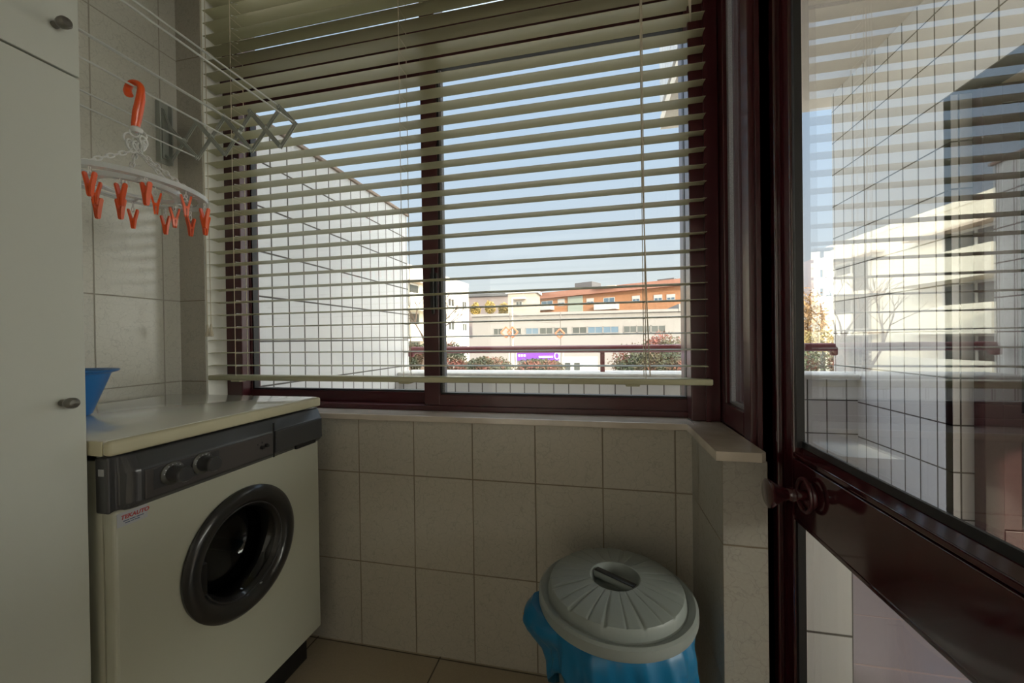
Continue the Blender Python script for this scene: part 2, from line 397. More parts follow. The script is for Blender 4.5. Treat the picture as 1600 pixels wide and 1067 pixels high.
# pull knob: rose, neck and flared cup, sticking out towards the room
KY, KZ = .823, .722
k = MB()
k.lathe([(.0, 0), (.018, 0), (.020, .003), (.018, .007), (.011, .009), (.0095, .014), (.0095, .026), (.013, .030), (.013, .036), (.0105, .040),
         (.012, .044), (.019, .058), (.0245, .067), (.0265, .070), (.0265, .073), (.024, .0745), (0, .0755)], seg=40, origin=(.385, KY, KZ), axis='-x', close=False)
kn = k.build('pull_knob', M_maroon_gloss, dr, smooth=True)
k = MB(); k.tube([(.385-.012, KY+.026*cos(a), KZ+.030*sin(a)) for a in [2*pi*i/28 for i in range(28)]], .0035, 8, closed=True)
k.lathe([(.0, .001), (.024, .001), (.026, .004), (.024, .008), (0, .010)], seg=30, origin=(.385, KY, KZ), axis='-x', close=False)
k.build('rose', M_maroon, dr, smooth=True)

# ------------------------------------------------------------------ venetian blind
BX0, BX1, BY0, BY1 = -1.398, .300, 1.166, 1.214
PITCHB = .0465
bl = thing('venetian_blind', 'cream venetian blind hanging open over the wide window', 'blind', ((BX0+BX1)/2, 1.19, .885))
sl = MB()
n = 8; A = []; B = []
prof = [(BY0 + (BY1-BY0)*i/n, .0028*(1-(2*i/n-1)**2)) for i in range(n+1)]
for y, z in prof: A.append((y, z))
top = A; botm = [(y, z-.0009) for y, z in A]
poly = top + botm[::-1]
sl.prism(poly, BX0, BX1, 0)
slat0 = sl.build('slat', M_blind, bl, smooth=True)
base = slat0.location.copy()
slat0.location = base + Vector((0, 0, .937))
NSL = 33
for i in range(1, NSL):
    c = slat0.copy(); COL.objects.link(c); c.parent = bl
    c.location = base + Vector((0, 0, .937+PITCHB*i))
g = MB().box(BX0-.004, BX1+.012, BY0, BY1, .884, .902, bev=.004)
br = g.build('bottom_rail', M_blind, bl, smooth=True)
for x in (-1.29, -.62, .10): MB().box(x-.02, x+.02, BY0+.008, BY1-.008, .878, .885, bev=.003).build('rail_clip', M_blind, br)
MB().box(BX0, BX1, BY0-.004, BY1+.008, 2.44, 2.459, bev=.002).build('head_rail', M_blind, bl)
for x in (-1.275, -.615, .135):
    g = MB()
    for y in (BY0-.0012, BY1+.0012): g.tube([(x, y, .902), (x, y, 2.44)], .0012, 6)
    for i in range(NSL):
        z = .9345+PITCHB*i
        g.tube([(x, BY0-.001, z), (x, BY1+.001, z)], .0009, 5)
    g.build('ladder_cord', M_cord, bl)
# white plastic ladder clips next to the left ladder
for i in range(NSL):
    z = .937+PITCHB*i
    MB().tube([(-1.268, BY0-.001, z+.002), (-1.252, BY0+.010, z+.001)], .0018, 6).build('slat_clip', M_chain, bl)
# lift cords with tassels on the left, tilt cord on the right
g = MB()
for x, zb in ((-1.388, 1.085), (-1.372, 1.085)):
    g.tube([(x, BY0-.012, 2.44), (x+.003, BY0-.013, 1.6), (x+.004, BY0-.012, zb)], .0012, 6)
lc = g.build('lift_cord', M_cord, bl)
for x in (-1.384, -1.368):
    t = MB().lathe([(0, .045), (.0025, .044), (.004, .036), (.0045, .02), (.0075, .004), (.0075, 0), (0, -.001)], seg=14, origin=(x, BY0-.012, 1.045), close=False)
    t.build('tassel', M_cord, lc, smooth=True)
g = MB().tube([(.131, BY0-.004, 2.44), (.131, BY0-.005, 1.5), (.139, BY0-.006, 1.1), (.146, BY0-.004, .91)], .0018, 7)
g.build('tilt_cord', M_cord, bl)
g = MB()
for dx in (-.006, -.002, .002, .006): g.tube([(.258+dx*1.5, BY0-.006, 2.44), (.258+dx, BY0-.006, 2.0), (.262, BY0-.006, 1.885)], .0011, 6)
g.build('pull_cord', M_cord, bl)

# ------------------------------------------------------------------ tall cabinet
cb = thing('tall_cabinet', 'tall grey-white cupboard beside the washing machine', 'cabinet', (-1.23, -.1, 0))
MB().box(XL+.002, -.945, -.40, .536, .0, 2.3, bev=.002).build('body', M_cab, cb)
def cab_door(y0, y1, z0, z1):
    return MB().box(-.943, -.925, y0, y1, z0, z1, bev=.0015).build('door', M_cab, cb)
for y0, y1 in ((-.40, .068), (.071, .538)):
    up = cab_door(y0, y1, 1.5115, 2.295); lo = cab_door(y0, y1, .08, 1.508)
    if y1 > .5:
        for par, z in ((up, 1.583), (lo, .918)):
            m = MB().lathe([(0, 0), (.006, 0), (.0055, .006), (.005, .010), (.008, .014), (.0095, .020), (.0095, .027), (.007, .031), (0, .032)], seg=24, origin=(-.925, .505, z), axis='x', close=False)
            m.build('knob', M_knob, par, smooth=True)

# ------------------------------------------------------------------ washing machine
W0, W1 = .552, 1.100; WF = -.885
wm = thing('washing_machine', 'cream front-loading washing machine with black round door', 'washing machine', (-1.19, .82, 0))
DY, DZ, DR = .824, .493, .158
# body: side shell, front panel with a round opening
b = MB()
b.box(-1.47, -1.464, W0, W1, .105, .812).box(-1.47, -.915, W0, W0+.006, .105, .812, bev=.002).box(-1.47, -.915, W1-.006, W1, .105, .812, bev=.002)
b.box(-1.47, -.915, W0, W1, .105, .112).box(-1.47, -.925, W0, W1, .800, .812)
body = b.build('body', M_cream, wm, smooth=True)
def front_panel():
    bm = bmesh.new(); N = 64
    rect = []
    y0, y1, z0, z1 = W0, W1, .100, .705
    inner = []; outer = []
    R = DR-.012
    for i in range(N):
        a = 2*pi*i/N; c, s_ = cos(a), sin(a)
        inner.append((DY+R*c, DZ+R*s_))
        tmax = min(((y1-DY)/c if c > 0 else (y0-DY)/c) if abs(c) > 1e-6 else 1e9, ((z1-DZ)/s_ if s_ > 0 else (z0-DZ)/s_) if abs(s_) > 1e-6 else 1e9)
        outer.append((DY+tmax*c, DZ+tmax*s_))
    def near_corner(p):
        return p
    vi = [bm.verts.new((WF, p[0], p[1])) for p in inner]; vo = [bm.verts.new((WF, p[0], p[1])) for p in outer]
    vo2 = [bm.verts.new((WF-.03, p[0], p[1])) for p in outer]
    vi2 = [bm.verts.new((WF-.03, p[0], p[1])) for p in inner]
    for i in range(N):
        j = (i+1) % N
        bm.faces.new((vi[i], vi[j], vo[j], vo[i])); bm.faces.new((vo[i], vo[j], vo2[j], vo2[i])); bm.faces.new((vi[i], vi2[i], vi2[j], vi[j]))
        bm.faces.new((vi2[i], vo2[i], vo2[j], vi2[j]))
    # fill square corners
    for cy, cz in ((y0,z0),(y0,z1),(y1,z0),(y1,z1)):
        order = sorted(range(N), key=lambda i: (outer[i][0]-cy)**2+(outer[i][1]-cz)**2)
        a, b_ = order[0], order[1]
        # nearest vertex on each adjoining side
        A = min((i for i in range(N) if abs(outer[i][0]-cy) < 1e-6), key=lambda i: abs(outer[i][1]-cz))
        B = min((i for i in range(N) if abs(outer[i][1]-cz) < 1e-6), key=lambda i: abs(outer[i][0]-cy))
        if A == B: continue
        v = bm.verts.new((WF, cy, cz)); v2 = bm.verts.new((WF-.03, cy, cz))
        bm.faces.new((vo[A], vo[B], v)); bm.faces.new((vo[A], v, v2, vo2[A])); bm.faces.new((vo[B], vo2[B], v2, v))
    m = MB(); m.bm.free(); m.bm = bm
    return m
fp = front_panel().build('front_panel', M_cream, wm)
bv = fp.modifiers.new('b', 'BEVEL'); bv.width = .006; bv.segments = 3; bv.limit_method = 'ANGLE'; bv.angle_limit = radians(50)
MB().box(-1.45, -.925, W0+.02, W1-.02, .002, .105).build('plinth', M_black, wm)
# worktop
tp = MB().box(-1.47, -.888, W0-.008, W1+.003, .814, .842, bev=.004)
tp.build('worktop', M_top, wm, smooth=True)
MB().box(-.895, -.877, W0-.010, W1+.005, .8125, .8405, bev=.006).build('worktop_edge', M_top_edge, wm, smooth=True)
MB().box(-1.47, -.895, W0-.0105, W0-.0075, .8135, .8405, bev=.001).build('side_edge', M_top_edge, wm, smooth=True)
# console: bevelled prism along Y, section in XZ
def console():
    m = MB(); bm = m.bm
    sec = [(-.925, .702), (-.880, .702), (-.868, .714), (-.867, .776), (-.884, .8085), (-.925, .8085)]
    cols = []
    for y, k in ((W0-.004, .0), (W0+.012, 0.0), (W0+.018, .55), (W0+.025, .88), (W0+.034, 1), (W1-.006, 1), (W1+.002, .55)):
        ring = []
        for x, z in sec:
            xx = x if x <= -.92 else (-.894 + (x+.894)*k if k < 1 else x)
            ring.append(bm.verts.new((xx, y, z)))
        cols.append(ring)
    for A, B in zip(cols, cols[1:]):
        for i in range(len(sec)): j = (i+1) % len(sec); bm.faces.new((A[i], A[j], B[j], B[i]))
    bm.faces.new(cols[0][::-1]); bm.faces.new(cols[-1])
    return m
cs = console().build('control_console', M_dgrey, wm)
bv = cs.modifiers.new('b', 'BEVEL'); bv.width = .004; bv.segments = 3; bv.limit_method = 'ANGLE'; bv.angle_limit = radians(20)
MB().box(-.869, -.8655, .592, .900, .717, .774, bev=.001).build('control_panel', M_panel, cs)
MB().box(-.866, -.8647, .606, .744, .730, .771).build('panel_inlay', M_panel2, cs)
dt = MB().box(-.869, -.8625, .906, 1.090, .717, .777, bev=.002); dt.build('detergent_drawer', M_dgrey, wm)
MB().box(-.869, -.8627, .98, 1.06, .706, .7165).build('drawer_grip', M_black, wm)
MB().box(-.868, -.866, .9015, .905, .706, .800).build('console_seam', M_black, cs)
for y, z, nm in ((.640, .752, 'program_dial'), (.703, .753, 'temperature_dial')):
    d = MB().lathe([(0, 0), (.0235, 0), (.0235, .003), (.021, .005), (0, .0055)], seg=40, origin=(-.8647, y, z), axis='x', close=False).build(nm, M_dial, wm, smooth=True)
    g = MB()
    for i in range(6):
        a = radians(50+24*i); rr = .019
        g.box(-.8596, -.8590, y+rr*cos(a)-.001, y+rr*cos(a)+.001, z+rr*sin(a)-.001, z+rr*sin(a)+.001)
    g.build('dial_mark', M_label, d)
    g = MB().lathe([(0, 0), (.017, 0), (.0160, .004), (.0150, .010), (.0162, .026), (.0165, .031), (.0145, .034), (0, .035)], seg=36, origin=(-.861, y, z), axis='x', close=False)
    g.build('knob', M_dgrey, d, smooth=True)
for y, z in ((.862, .744), (.876, .7455)):
    MB().lathe([(0, 0), (.0052, 0), (.0052, .006), (.004, .008), (0, .0083)], seg=20, origin=(-.8655, y, z), axis='x', close=False).build('push_button', M_black, wm, smooth=True)
for y, z in ((.850, .754), (.864, .756)):
    MB().lathe([(0, 0), (.0018, 0), (.0018, .001), (0, .0012)], seg=12, origin=(-.8655, y, z), axis='x', close=False).build('indicator_light', M_black, wm)
MB().box(-.914, -.901, W0-.0052, W0-.0042, .774, .787).build('side_label', M_label, wm)
# stickers with print
st = MB().box(WF+.0002, WF+.0008, .556, .607, .674, .7005).build('service_sticker', M_label, wm)
def text_obj(s, size, org, xdir, ydir, m, name, parent, ext=.0002, bold=0, align='LEFT', shear=0):
    cu = bpy.data.curves.new(name, 'FONT'); cu.body = s; cu.size = size; cu.extrude = ext; cu.align_x = align; cu.offset = bold; cu.shear = shear
    o = bpy.data.objects.new('tmp_text', cu); COL.objects.link(o)
    dg = bpy.context.evaluated_depsgraph_get(); me = bpy.data.meshes.new_from_object(o.evaluated_get(dg))
    bpy.data.objects.remove(o); bpy.data.curves.remove(cu)
    x = Vector(xdir); y = Vector(ydir); z = x.cross(y)
    mt = Matrix(((x.x, y.x, z.x, org[0]), (x.y, y.y, z.y, org[1]), (x.z, y.z, z.z, org[2]), (0, 0, 0, 1)))
    me.transform(mt); me.materials.clear(); me.materials.append(m); me.name = name
    q = bpy.data.objects.new(name, me); COL.objects.link(q)
    if parent is not None:
        off = Vector((0,0,0)); p = parent
        while p is not None: off += p.location; p = p.parent
        q.parent = parent; q.location = -off
    return q
text_obj('TEKAUTO', .0105, (WF+.001, .5615, .6875), (0,1,0), (0,0,1), M_red, 'sticker_lettering', st, bold=.0003, shear=.2)
g = MB()
for i, (a, b_) in enumerate(((.566, .575), (.5765, .586), (.5875, .600))): g.box(WF+.0009, WF+.0012, a, b_, .6825, .6843)
for a, b_ in ((.569, .577), (.5785, .583), (.5845, .593)): g.box(WF+.0009, WF+.0012, a, b_, .6785, .6802)
g.build('small_print', M_ink, st)
# porthole door
pd = MB().lathe([(DR-.004, -.002), (DR, .002), (DR, .007), (DR-.006, .014), (DR-.016, .018), (DR-.030, .017), (DR-.040, .010), (DR-.044, .002), (DR-.050, -.004), (DR-.054, -.012), (DR-.056, -.05)],
                seg=96, origin=(WF, DY, DZ), axis='x', close=False).build('porthole_door', M_door_ring, wm, smooth=True)
R2 = DR-.055
MB().lathe([(R2, -.006), (R2-.004, -.010), (R2-.018, -.045), (R2-.025, -.075), (R2-.045, -.086), (.02, -.092), (0, -.092)], seg=64, origin=(WF, DY, DZ), axis='x', close=False).build('door_glass', M_dglass, pd, smooth=True)
MB().tube([(WF+.004, DY+(DR-.044)*cos(a), DZ+(DR-.044)*sin(a)) for a in [2*pi*i/64 for i in range(64)]], .0022, 8, closed=True).build('door_bead', M_dgrey, pd, smooth=True)
MB().lathe([(DR-.02, -.03), (R2+.02, -.08), (R2+.004, -.085), (R2+.004, -.10), (R2+.03, -.10), (.16, -.12), (.16, -.34)], seg=64, origin=(WF, DY, DZ), axis='x', close=False).build('door_seal', M_black, wm, smooth=True)
dm = MB().lathe([(.155, -.115), (.155, -.36), (.02, -.38), (0, -.38)], seg=64, origin=(WF, DY, DZ), axis='x', close=False).build('drum', M_steel, wm, smooth=True)
g = MB()
for i in range(-9, 10):
    for j in range(-9, 10):
        y = i*.014 + (j % 2)*.007; z = j*.0125
        if y*y+z*z < .135**2: g.lathe([(0, 0), (.0038, 0), (.0038, .002), (0, .0022)], seg=6, origin=(WF-.3785, DY+y, DZ+z), axis='x', close=False)
g.build('drum_holes', M_black, dm)
for a0 in (90, 210, 330):
    a = radians(a0); c = (DY+.145*cos(a), DZ+.145*sin(a))
    MB().tube([(WF-.13, c[0], c[1]), (WF-.36, c[0], c[1])], .017, 10).build('drum_paddle', M_steel, dm, smooth=True)
# moulded grip on the left of the door ring
MB().box(WF+.002, WF+.013, DY-DR+.012, DY-DR+.052, DZ-.045, DZ+.030, bev=.004).build('door_grip', M_black, pd, smooth=True)
MB().box(WF+.005, WF+.014, DY-DR+.010, DY-DR+.034, DZ+.032, DZ+.036, bev=.001).build('grip_hinge', M_dgrey, pd)
MB().box(WF+.004, WF+.009, DY+.038, DY+.044, DZ-.118, DZ-.108).build('door_mark', M_label, pd)

# ------------------------------------------------------------------ blue basin on the washing machine
bs = thing('plastic_basin', 'small bright blue plastic basin on the washing machine beside the cupboard', 'basin', (-1.30, .70, .843))
MB().lathe([(0, .0), (.057, .0), (.060, .003), (.094, .100), (.096, .104), (.108, .108), (.112, .112), (.110, .114), (.097, .111), (.091, .106), (.057, .006), (0, .005)], seg=64, origin=(-1.30, .70, .843), close=False).build('bowl', M_blue, bs, smooth=True)

# ------------------------------------------------------------------ folding drying rack on the left wall
YR = 1.12; kk = YR/1.08
rk = thing('drying_rack', 'extending wall drying rack with metal scissor arm and white rods', 'drying rack', (-1.5, YR, 1.75))
g = MB().box(XL+.001, XL+.006, YR-.022, YR+.022, 1.672, 1.892, bev=.001).box(XL+.005, XL+.022, YR-.022, YR-.018, 1.672, 1.892).box(XL+.005, XL+.022, YR+.018, YR+.022, 1.672, 1.892)
g.box(XL+.005, XL+.012, YR-.006, YR+.006, 1.69, 1.87)
g.build('wall_bracket', M_galv, rk)
def kz(z): return CAMZ+(z-CAMZ)*kk
mids = [-1.377*kk, -1.263*kk, -1.151*kk, -1.045*kk, -.936*kk]
tops = [-1.326*kk, -1.211*kk, -1.104*kk, -.992*kk]
zt, zb, zm = kz(1.779), kz(1.654), kz(1.720)
def link(p, q, y, wdt=.0075):
    m = MB(); p = Vector((p[0], y, p[1])); q = Vector((q[0], y, q[1]))
    d = (q-p).normalized(); nrm = Vector((-d.z, 0, d.x))*wdt; t = Vector((0, .0012, 0))
    e = d*.006; P = [p-e+nrm, q+e+nrm, q+e-nrm, p-e-nrm]
    A = [m.bm.verts.new(v-t) for v in P]; B = [m.bm.verts.new(v+t) for v in P]
    m.bm.faces.new(A); m.bm.faces.new(B[::-1])
    for i in range(4): m.bm.faces.new((A[i], B[i], B[(i+1) % 4], A[(i+1) % 4]))
    # raised rib along the middle of the strip
    n2 = nrm*.35
    P = [p+n2, q+n2, q-n2, p-n2]; t2 = Vector((0, .0028, 0))
    A = [m.bm.verts.new(v-t2) for v in P]; B = [m.bm.verts.new(v+t2) for v in P]
    m.bm.faces.new(A); m.bm.faces.new(B[::-1])
    for i in range(4): m.bm.faces.new((A[i], B[i], B[(i+1) % 4], A[(i+1) % 4]))
    return m.build('scissor_link', M_galv, rk)
xs_t = [XL+.10-.055] + tops
step = tops[1]-tops[0]
link((tops[0]-step*.98, zt-.010), (tops[0], zb), YR-.003)
link((tops[0]-step*.98, zb+.004), (tops[0], zt), YR+.003)
for i in range(3):
    link((tops[i], zt), (tops[i+1], zb), YR-.003); link((tops[i], zb), (tops[i+1], zt), YR+.003)
link((tops[3], zt), (mids[4], zm), YR-.003); link((tops[3], zb), (mids[4], zm), YR+.003)
link((XL+.012, 1.86), (tops[0]-step*.98, zt-.010), YR-.002, .005); link((XL+.012, 1.70), (tops[0]-step*.98, zb+.004), YR+.002, .005)
hing = [(x, zt) for x in tops]+[(x, zb) for x in tops]+[(x, zm) for x in mids]
for x, z in hing: MB().tube([(x, YR-.009, z), (x, YR+.007, z)], .005, 12).build('rivet', M_galv, rk, smooth=True)
rods = [(tops[3], zt+.002), (mids[4], zm), (tops[1], zt), (tops[2]-.028, zm+.012), (tops[2], zb), (mids[0], zm), (tops[0], zb)]
for x, z in rods:
    MB().tube([(x, .563, z), (x, YR-.004, z)], .0026, 10).build('rod', M_rod, rk, smooth=True)
MB().box(XL+.001, XL+.006, .548, .588, 1.672, 1.892, bev=.001).build('wall_bracket', M_galv, rk)

# ------------------------------------------------------------------ round peg hanger hanging from the rack
HX, HY = tops[2], .777
ZR = 1.412; ZA = 1.517
ph = thing('peg_hanger', 'round white sock hanger with orange pegs hanging from the drying rack', 'peg hanger', (HX, HY, ZA))
zr5 = kz(1.653)
# orange hook: curls over rod, then straight down
cen = Vector((HX-.004, HY, zr5-.010))
hk = []
rv = Vector((1, .12, 0)).normalized()
for i in range(15):
    a = radians(215-i*15.5)
    hk.append(cen + rv*(.019*cos(a)) + Vector((0, 0, .019*sin(a)+.004)))
hk += [cen + rv*.017 + Vector((0,0,-.020)), cen + rv*.008 + Vector((0,0,-.055)), cen + rv*.002 + Vector((0,0,-.085)), cen + rv*0 + Vector((0,0,-.105))]
rad = [.0100]*3+[.0085]*12+[.0105, .0115, .010, .0085]
MB().tube(hk, rad, 10, flat=.8).build('hook', M_orange, ph, smooth=True)
# white collar cluster
random.seed(4)
g = MB()
c0 = Vector((HX, HY, ZA+.022))
def ringlink(g, c, u, v, a, b, r=.0017, seg=12):
    g.tube([c+u*(a*cos(2*pi*i/seg))+v*(b*sin(2*pi*i/seg)) for i in range(seg)], r, 6, closed=True)
for i in range(12):
    th = random.uniform(0, pi); u = Vector((cos(th), sin(th), random.uniform(-.4, .4))).normalized(); v = Vector((0, 0, 1))
    ringlink(g, c0+Vector((random.uniform(-.012, .012), random.uniform(-.012, .012), random.uniform(-.020, .022))), u, v, .009, .012, .0022)
g.lathe([(.010, .022), (.013, .026), (.013, .032), (.009, .036)], seg=20, origin=c0)
g.build('collar', M_chain, ph, smooth=True)
def chain(p, q):
    g = MB(); p = Vector(p); q = Vector(q); d = (q-p); L = d.length; d.normalize()
    a = d.cross(Vector((0,0,1))).normalized(); b = d.cross(a); n = max(3, int(L/.013))
    for i in range(n):
        c = p + d*(L*(i+.5)/n)
        ringlink(g, c, d, a if i % 2 else b, L/n*.68, .0046, .0019, 10)
    return g.build('chain', M_chain, ph, smooth=True)
RO, RI = .145, .088
TILT = Vector((.035, .03, 0))
def ringz(x, y): return ZR - (x-HX)*.06 - (y-HY)*.05
def rpt(R, a, dz=0):
    x = HX+R*cos(a); y = HY+R*sin(a); return Vector((x, y, ringz(x, y)+dz))
for deg, R in ((20, RO-.012), (75, RO-.03), (160, RO-.012), (255, RO-.012)):
    chain((HX, HY, ZA), rpt(R, radians(deg), .004))
def band(R, wd, h, nm):
    g = MB(); N = 72; rings = []
    for i in range(N):
        a = 2*pi*i/N
        rings.append([g.bm.verts.new(rpt(R+o, a, dz)) for o, dz in ((0, 0), (0, h), (-.002, h), (-.0025, h*.3), (-wd, h*.3), (-wd, h*.1), (-.003, 0))])
    for i in range(N):
        A, B = rings[i], rings[(i+1) % N]
        for k in range(len(A)): g.bm.faces.new((A[k], A[(k+1) % len(A)], B[(k+1) % len(A)], B[k]))
    return g.build(nm, M_clear, ph, smooth=True)
band(RO, .024, .012, 'outer_ring'); band(RI, .018, .012, 'inner_ring')
for a in (25, 85, 145, 205, 265, 325): MB().tube([rpt(RI-.002, radians(a), .003), rpt(RO-.016, radians(a+4), .003)], .0035, 6).build('spoke', M_clear, ph)
# pegs
def peg(R, deg, drop, yaw, open_=.22):
    p = rpt(R-.008, radians(deg)); zt_ = p.z
    L = MB(); u = Vector((0,0,1)); n = max(2, int(drop/.010))
    for i in range(n):
        c = Vector((p.x, p.y, zt_-drop*(i+.5)/n)); h = Vector((cos(yaw), sin(yaw), 0)); k_ = Vector((-sin(yaw), cos(yaw), 0))
        ringlink(L, c, u, h if i % 2 else k_, drop/n*.66, .003, .0010, 8)
    m = MB(); h = Vector((cos(yaw), sin(yaw), 0)); k_ = Vector((-sin(yaw), cos(yaw), 0)); zc = zt_-drop-.004
    for sgn in (1, -1):
        pts = []
        top = Vector((p.x, p.y, zc+.006)) + h*sgn*(.003+.030*open_)
        mid = Vector((p.x, p.y, zc-.020)) + h*sgn*.0036
        bot = Vector((p.x, p.y, zc-.040)) + h*sgn*.0022
        W = .0052; T = .0019
        secs = []
        for q, w_, t_ in ((top+Vector((0,0,.004)), W*.55, T), (top, W, T), (mid, W, T*1.3), (bot, W*.8, T), (bot+Vector((0,0,-.004)), W*.45, T*.8)):
            secs.append([m.bm.verts.new(q+h*sgn*a_*t_+k_*b_*w_) for a_, b_ in ((1,1),(1,-1),(-1,-1),(-1,1))])
        for A, B in zip(secs, secs[1:]):
            for i in range(4): m.bm.faces.new((A[i], A[(i+1) % 4], B[(i+1) % 4], B[i]))
        m.bm.faces.new(secs[0]); m.bm.faces.new(secs[-1][::-1])
    m.tube([Vector((p.x, p.y, zc-.020))-k_*.005, Vector((p.x, p.y, zc-.020))+k_*.005], (.0034), 8)
    o = m.build('clothes_peg', M_orange, ph, smooth=False)
    L.build('peg_link', M_chain, o, smooth=True)
for R, deg, drop, yaw in ((RO, 292, .018, .4), (RO, 332, .016, .1), (RO, 6, .016, 1.1), (RO, 40, .020, .3), (RO, 58, .030, 1.4), (RO, 92, .026, 1.5), (RO, 121, .026, .5), (RO, 150, .024, .6),
                          (RO, 180, .02, .2), (RO, 212, .02, .9), (RO, 250, .02, .5), (RI, 350, .018, .9), (RI, 260, .016, .7), (RI, 80, .020, 1.2), (RI, 170, .018, .2), (RI, 305, .016, .3)):
    peg(R, deg, drop, yaw)

# ------------------------------------------------------------------ bin with liner
BXC, BYC = .033, .908; LZ = .458
bn = thing('waste_bin', 'round grey-green plastic bin with fluted lid in the corner', 'bin', (BXC, BYC, 0))
MB().lathe([(0, .0), (.105, .0), (.110, .006), (.140, .40), (.146, .412), (.143, .414), (.136, .40), (.105, .01), (0, .01)], seg=64, origin=(BXC, BYC, 0), close=False).build('bucket', M_lid, bn, smooth=True)
def flute(r, h, a):
    # fan of shallow flutes on the lid's crown
    if .055 < r < .147 and h > LZ-.004:
        ph_ = (a*12/(2*pi)+.35) % 1.0
        e = min(ph_, 1-ph_)
        q = 1-min(1, e/.07) ; q2 = 1-min(1, abs(ph_-.55)/.03)
        k = min(1, (r-.055)/.02)*min(1, (.147-r)/.004+.25)
        return r, h - .0035*q*k - .002*q2*k
    return r, h
prof = [(.145, LZ-.034), (.160, LZ-.036), (.170, LZ-.034), (.172, LZ-.028), (.1715, LZ-.012), (.166, LZ-.008), (.158, LZ-.010), (.152, LZ-.014), (.149, LZ-.012), (.1465, LZ+.006), (.144, LZ+.010),
        (.135, LZ+.0125), (.12, LZ+.016), (.10, LZ+.0195), (.08, LZ+.022), (.065, LZ+.0235), (.056, LZ+.0245), (.0545, LZ+.0235), (.053, LZ+.018), (.050, LZ+.002), (.046, LZ-.002), (0, LZ-.002)]
MB().lathe(prof, seg=288, origin=(BXC, BYC, 0), close=False, fn=flute).build('lid', M_lid, bn, smooth=True)
ca, sa = cos(radians(-32)), sin(radians(-32))
def hbar(wd, x_, z0, z1, m, nm):
    g = MB().box(-x_, x_, -wd, wd, z0, z1, bev=min(wd, (z1-z0)/2)*.8)
    for v in g.bm.verts:
        x, y = v.co.x, v.co.y; v.co.x = BXC+x*ca-y*sa; v.co.y = BYC+x*sa+y*ca
    return g.build(nm, m, bn, smooth=True)
hbar(.0105, .0530, LZ+.004, LZ+.0215, M_lid, 'lid_handle')
hbar(.0075, .0490, LZ+.0205, LZ+.0228, M_black, 'handle_slot')
# liner: crumpled skirt over the rim
def bag():
    g = MB(); N = 120; prof = [(.148, .422), (.158, .424), (.164, .416), (.168, .398), (.169, .378), (.167, .355), (.163, .33), (.158, .30), (.153, .265), (.149, .225), (.146, .20)]
    rings = []
    for j, (r, z) in enumerate(prof):
        ring = []
        for k in range(N):
            a = 2*pi*k/N
            am = .002+.012*j/len(prof)
            f_ = noise.noise(Vector((cos(a)*7+z*6, sin(a)*7, z*3)))*am*1.1 + noise.noise(Vector((cos(a)*3.2, sin(a)*3.2, z*9)))*am*1.6 + noise.noise(Vector((cos(a)*9, sin(a)*9, z*22)))*am*.9
            bulge = .040*math.exp(-((a-pi*1.08)/.34)**2)*(0, .2, .6, .95, 1, .8, .5, .25, .1, .03, 0)[j]
            rr = r+f_+bulge; zz = z + noise.noise(Vector((cos(a)*2, sin(a)*2, 5)))*.03*j/len(prof) + (.012 if j > 1 else 0)*math.exp(-((a-pi*1.05)/.35)**2)
            # the skirt is hitched up on the left-front side
            lift = math.exp(-((a-pi*1.22)/.42)**2)
            zz = .424-(.424-zz)*(1-.50*lift)
            # do not push into the return wall
            x = BXC+rr*cos(a); y = BYC+rr*sin(a)
            x = min(x, XC-.008)
            ring.append(g.bm.verts.new((x, y, zz)))
        rings.append(ring)
    for A, B in zip(rings, rings[1:]):
        for k in range(N): g.bm.faces.new((A[k], A[(k+1) % N], B[(k+1) % N], B[k]))
    return g
bg_ = bag().build('bin_liner', M_bag, None, smooth=True)
so = bg_.modifiers.new('s', 'SOLIDIFY'); so.thickness = .0008
tag(bg_, 'crumpled blue plastic bag draped over the rim of the bin', 'bin bag')
ds = []
for i in range(10):
    a = pi*1.04+.018*i; ds.append((BXC+(.207-.0022*i)*cos(a), BYC+(.207-.0022*i)*sin(a), .388-.003*i))
MB().tube(ds, .003, 6, flat=.5).build('drawstring', M_bag_o, bg_, smooth=True)

# ------------------------------------------------------------------ unseen kitchen added behind the camera, its lamp gives fill light
S(MB().box(-2.7, 1.5, -4.8, YB-.12, -.12, 0).build('floor_added_kitchen', M_ceil), 'floor of the added unseen kitchen behind the camera', 'floor')
S(MB().box(-2.7, 1.5, -4.8, YB-.12, CEIL, CEIL+.12).build('ceiling_added_kitchen', M_ceil), 'ceiling of the added unseen kitchen behind the camera', 'ceiling')
S(MB().box(-2.8, -2.7, -4.8, YB-.12, 0, CEIL).box(1.5, 1.6, -4.8, YB-.12, 0, CEIL).box(-2.8, 1.6, -4.9, -4.8, 0, CEIL).box(-2.7, XL-.12, YB-.13, YB-.01, 0, CEIL).box(.43, 1.5, YB-.13, YB-.01, 0, CEIL).build('wall_added_kitchen', M_ceil), 'walls of the added unseen kitchen behind the camera')
cl = thing('fill_light', 'large square fill light added on the unseen kitchen ceiling', 'lamp', (-2.1, -3.2, CEIL))  # unseen lamp added to brighten the laundry room indirectly
MB().box(-2.6, -1.6, -3.7, -2.7, CEIL-.05, CEIL-.001, bev=.01).build('fill_light_frame', M_plaster, cl)
ld = bpy.data.lights.new('fill_light_glow', 'AREA'); ld.shape = 'RECTANGLE'; ld.size = .9; ld.size_y = .9; ld.energy = 62; ld.color = (1, .95, .84)
lo = bpy.data.objects.new('fill_light_glow', ld); COL.objects.link(lo); lo.location = (-2.1, -3.2, CEIL-.056)

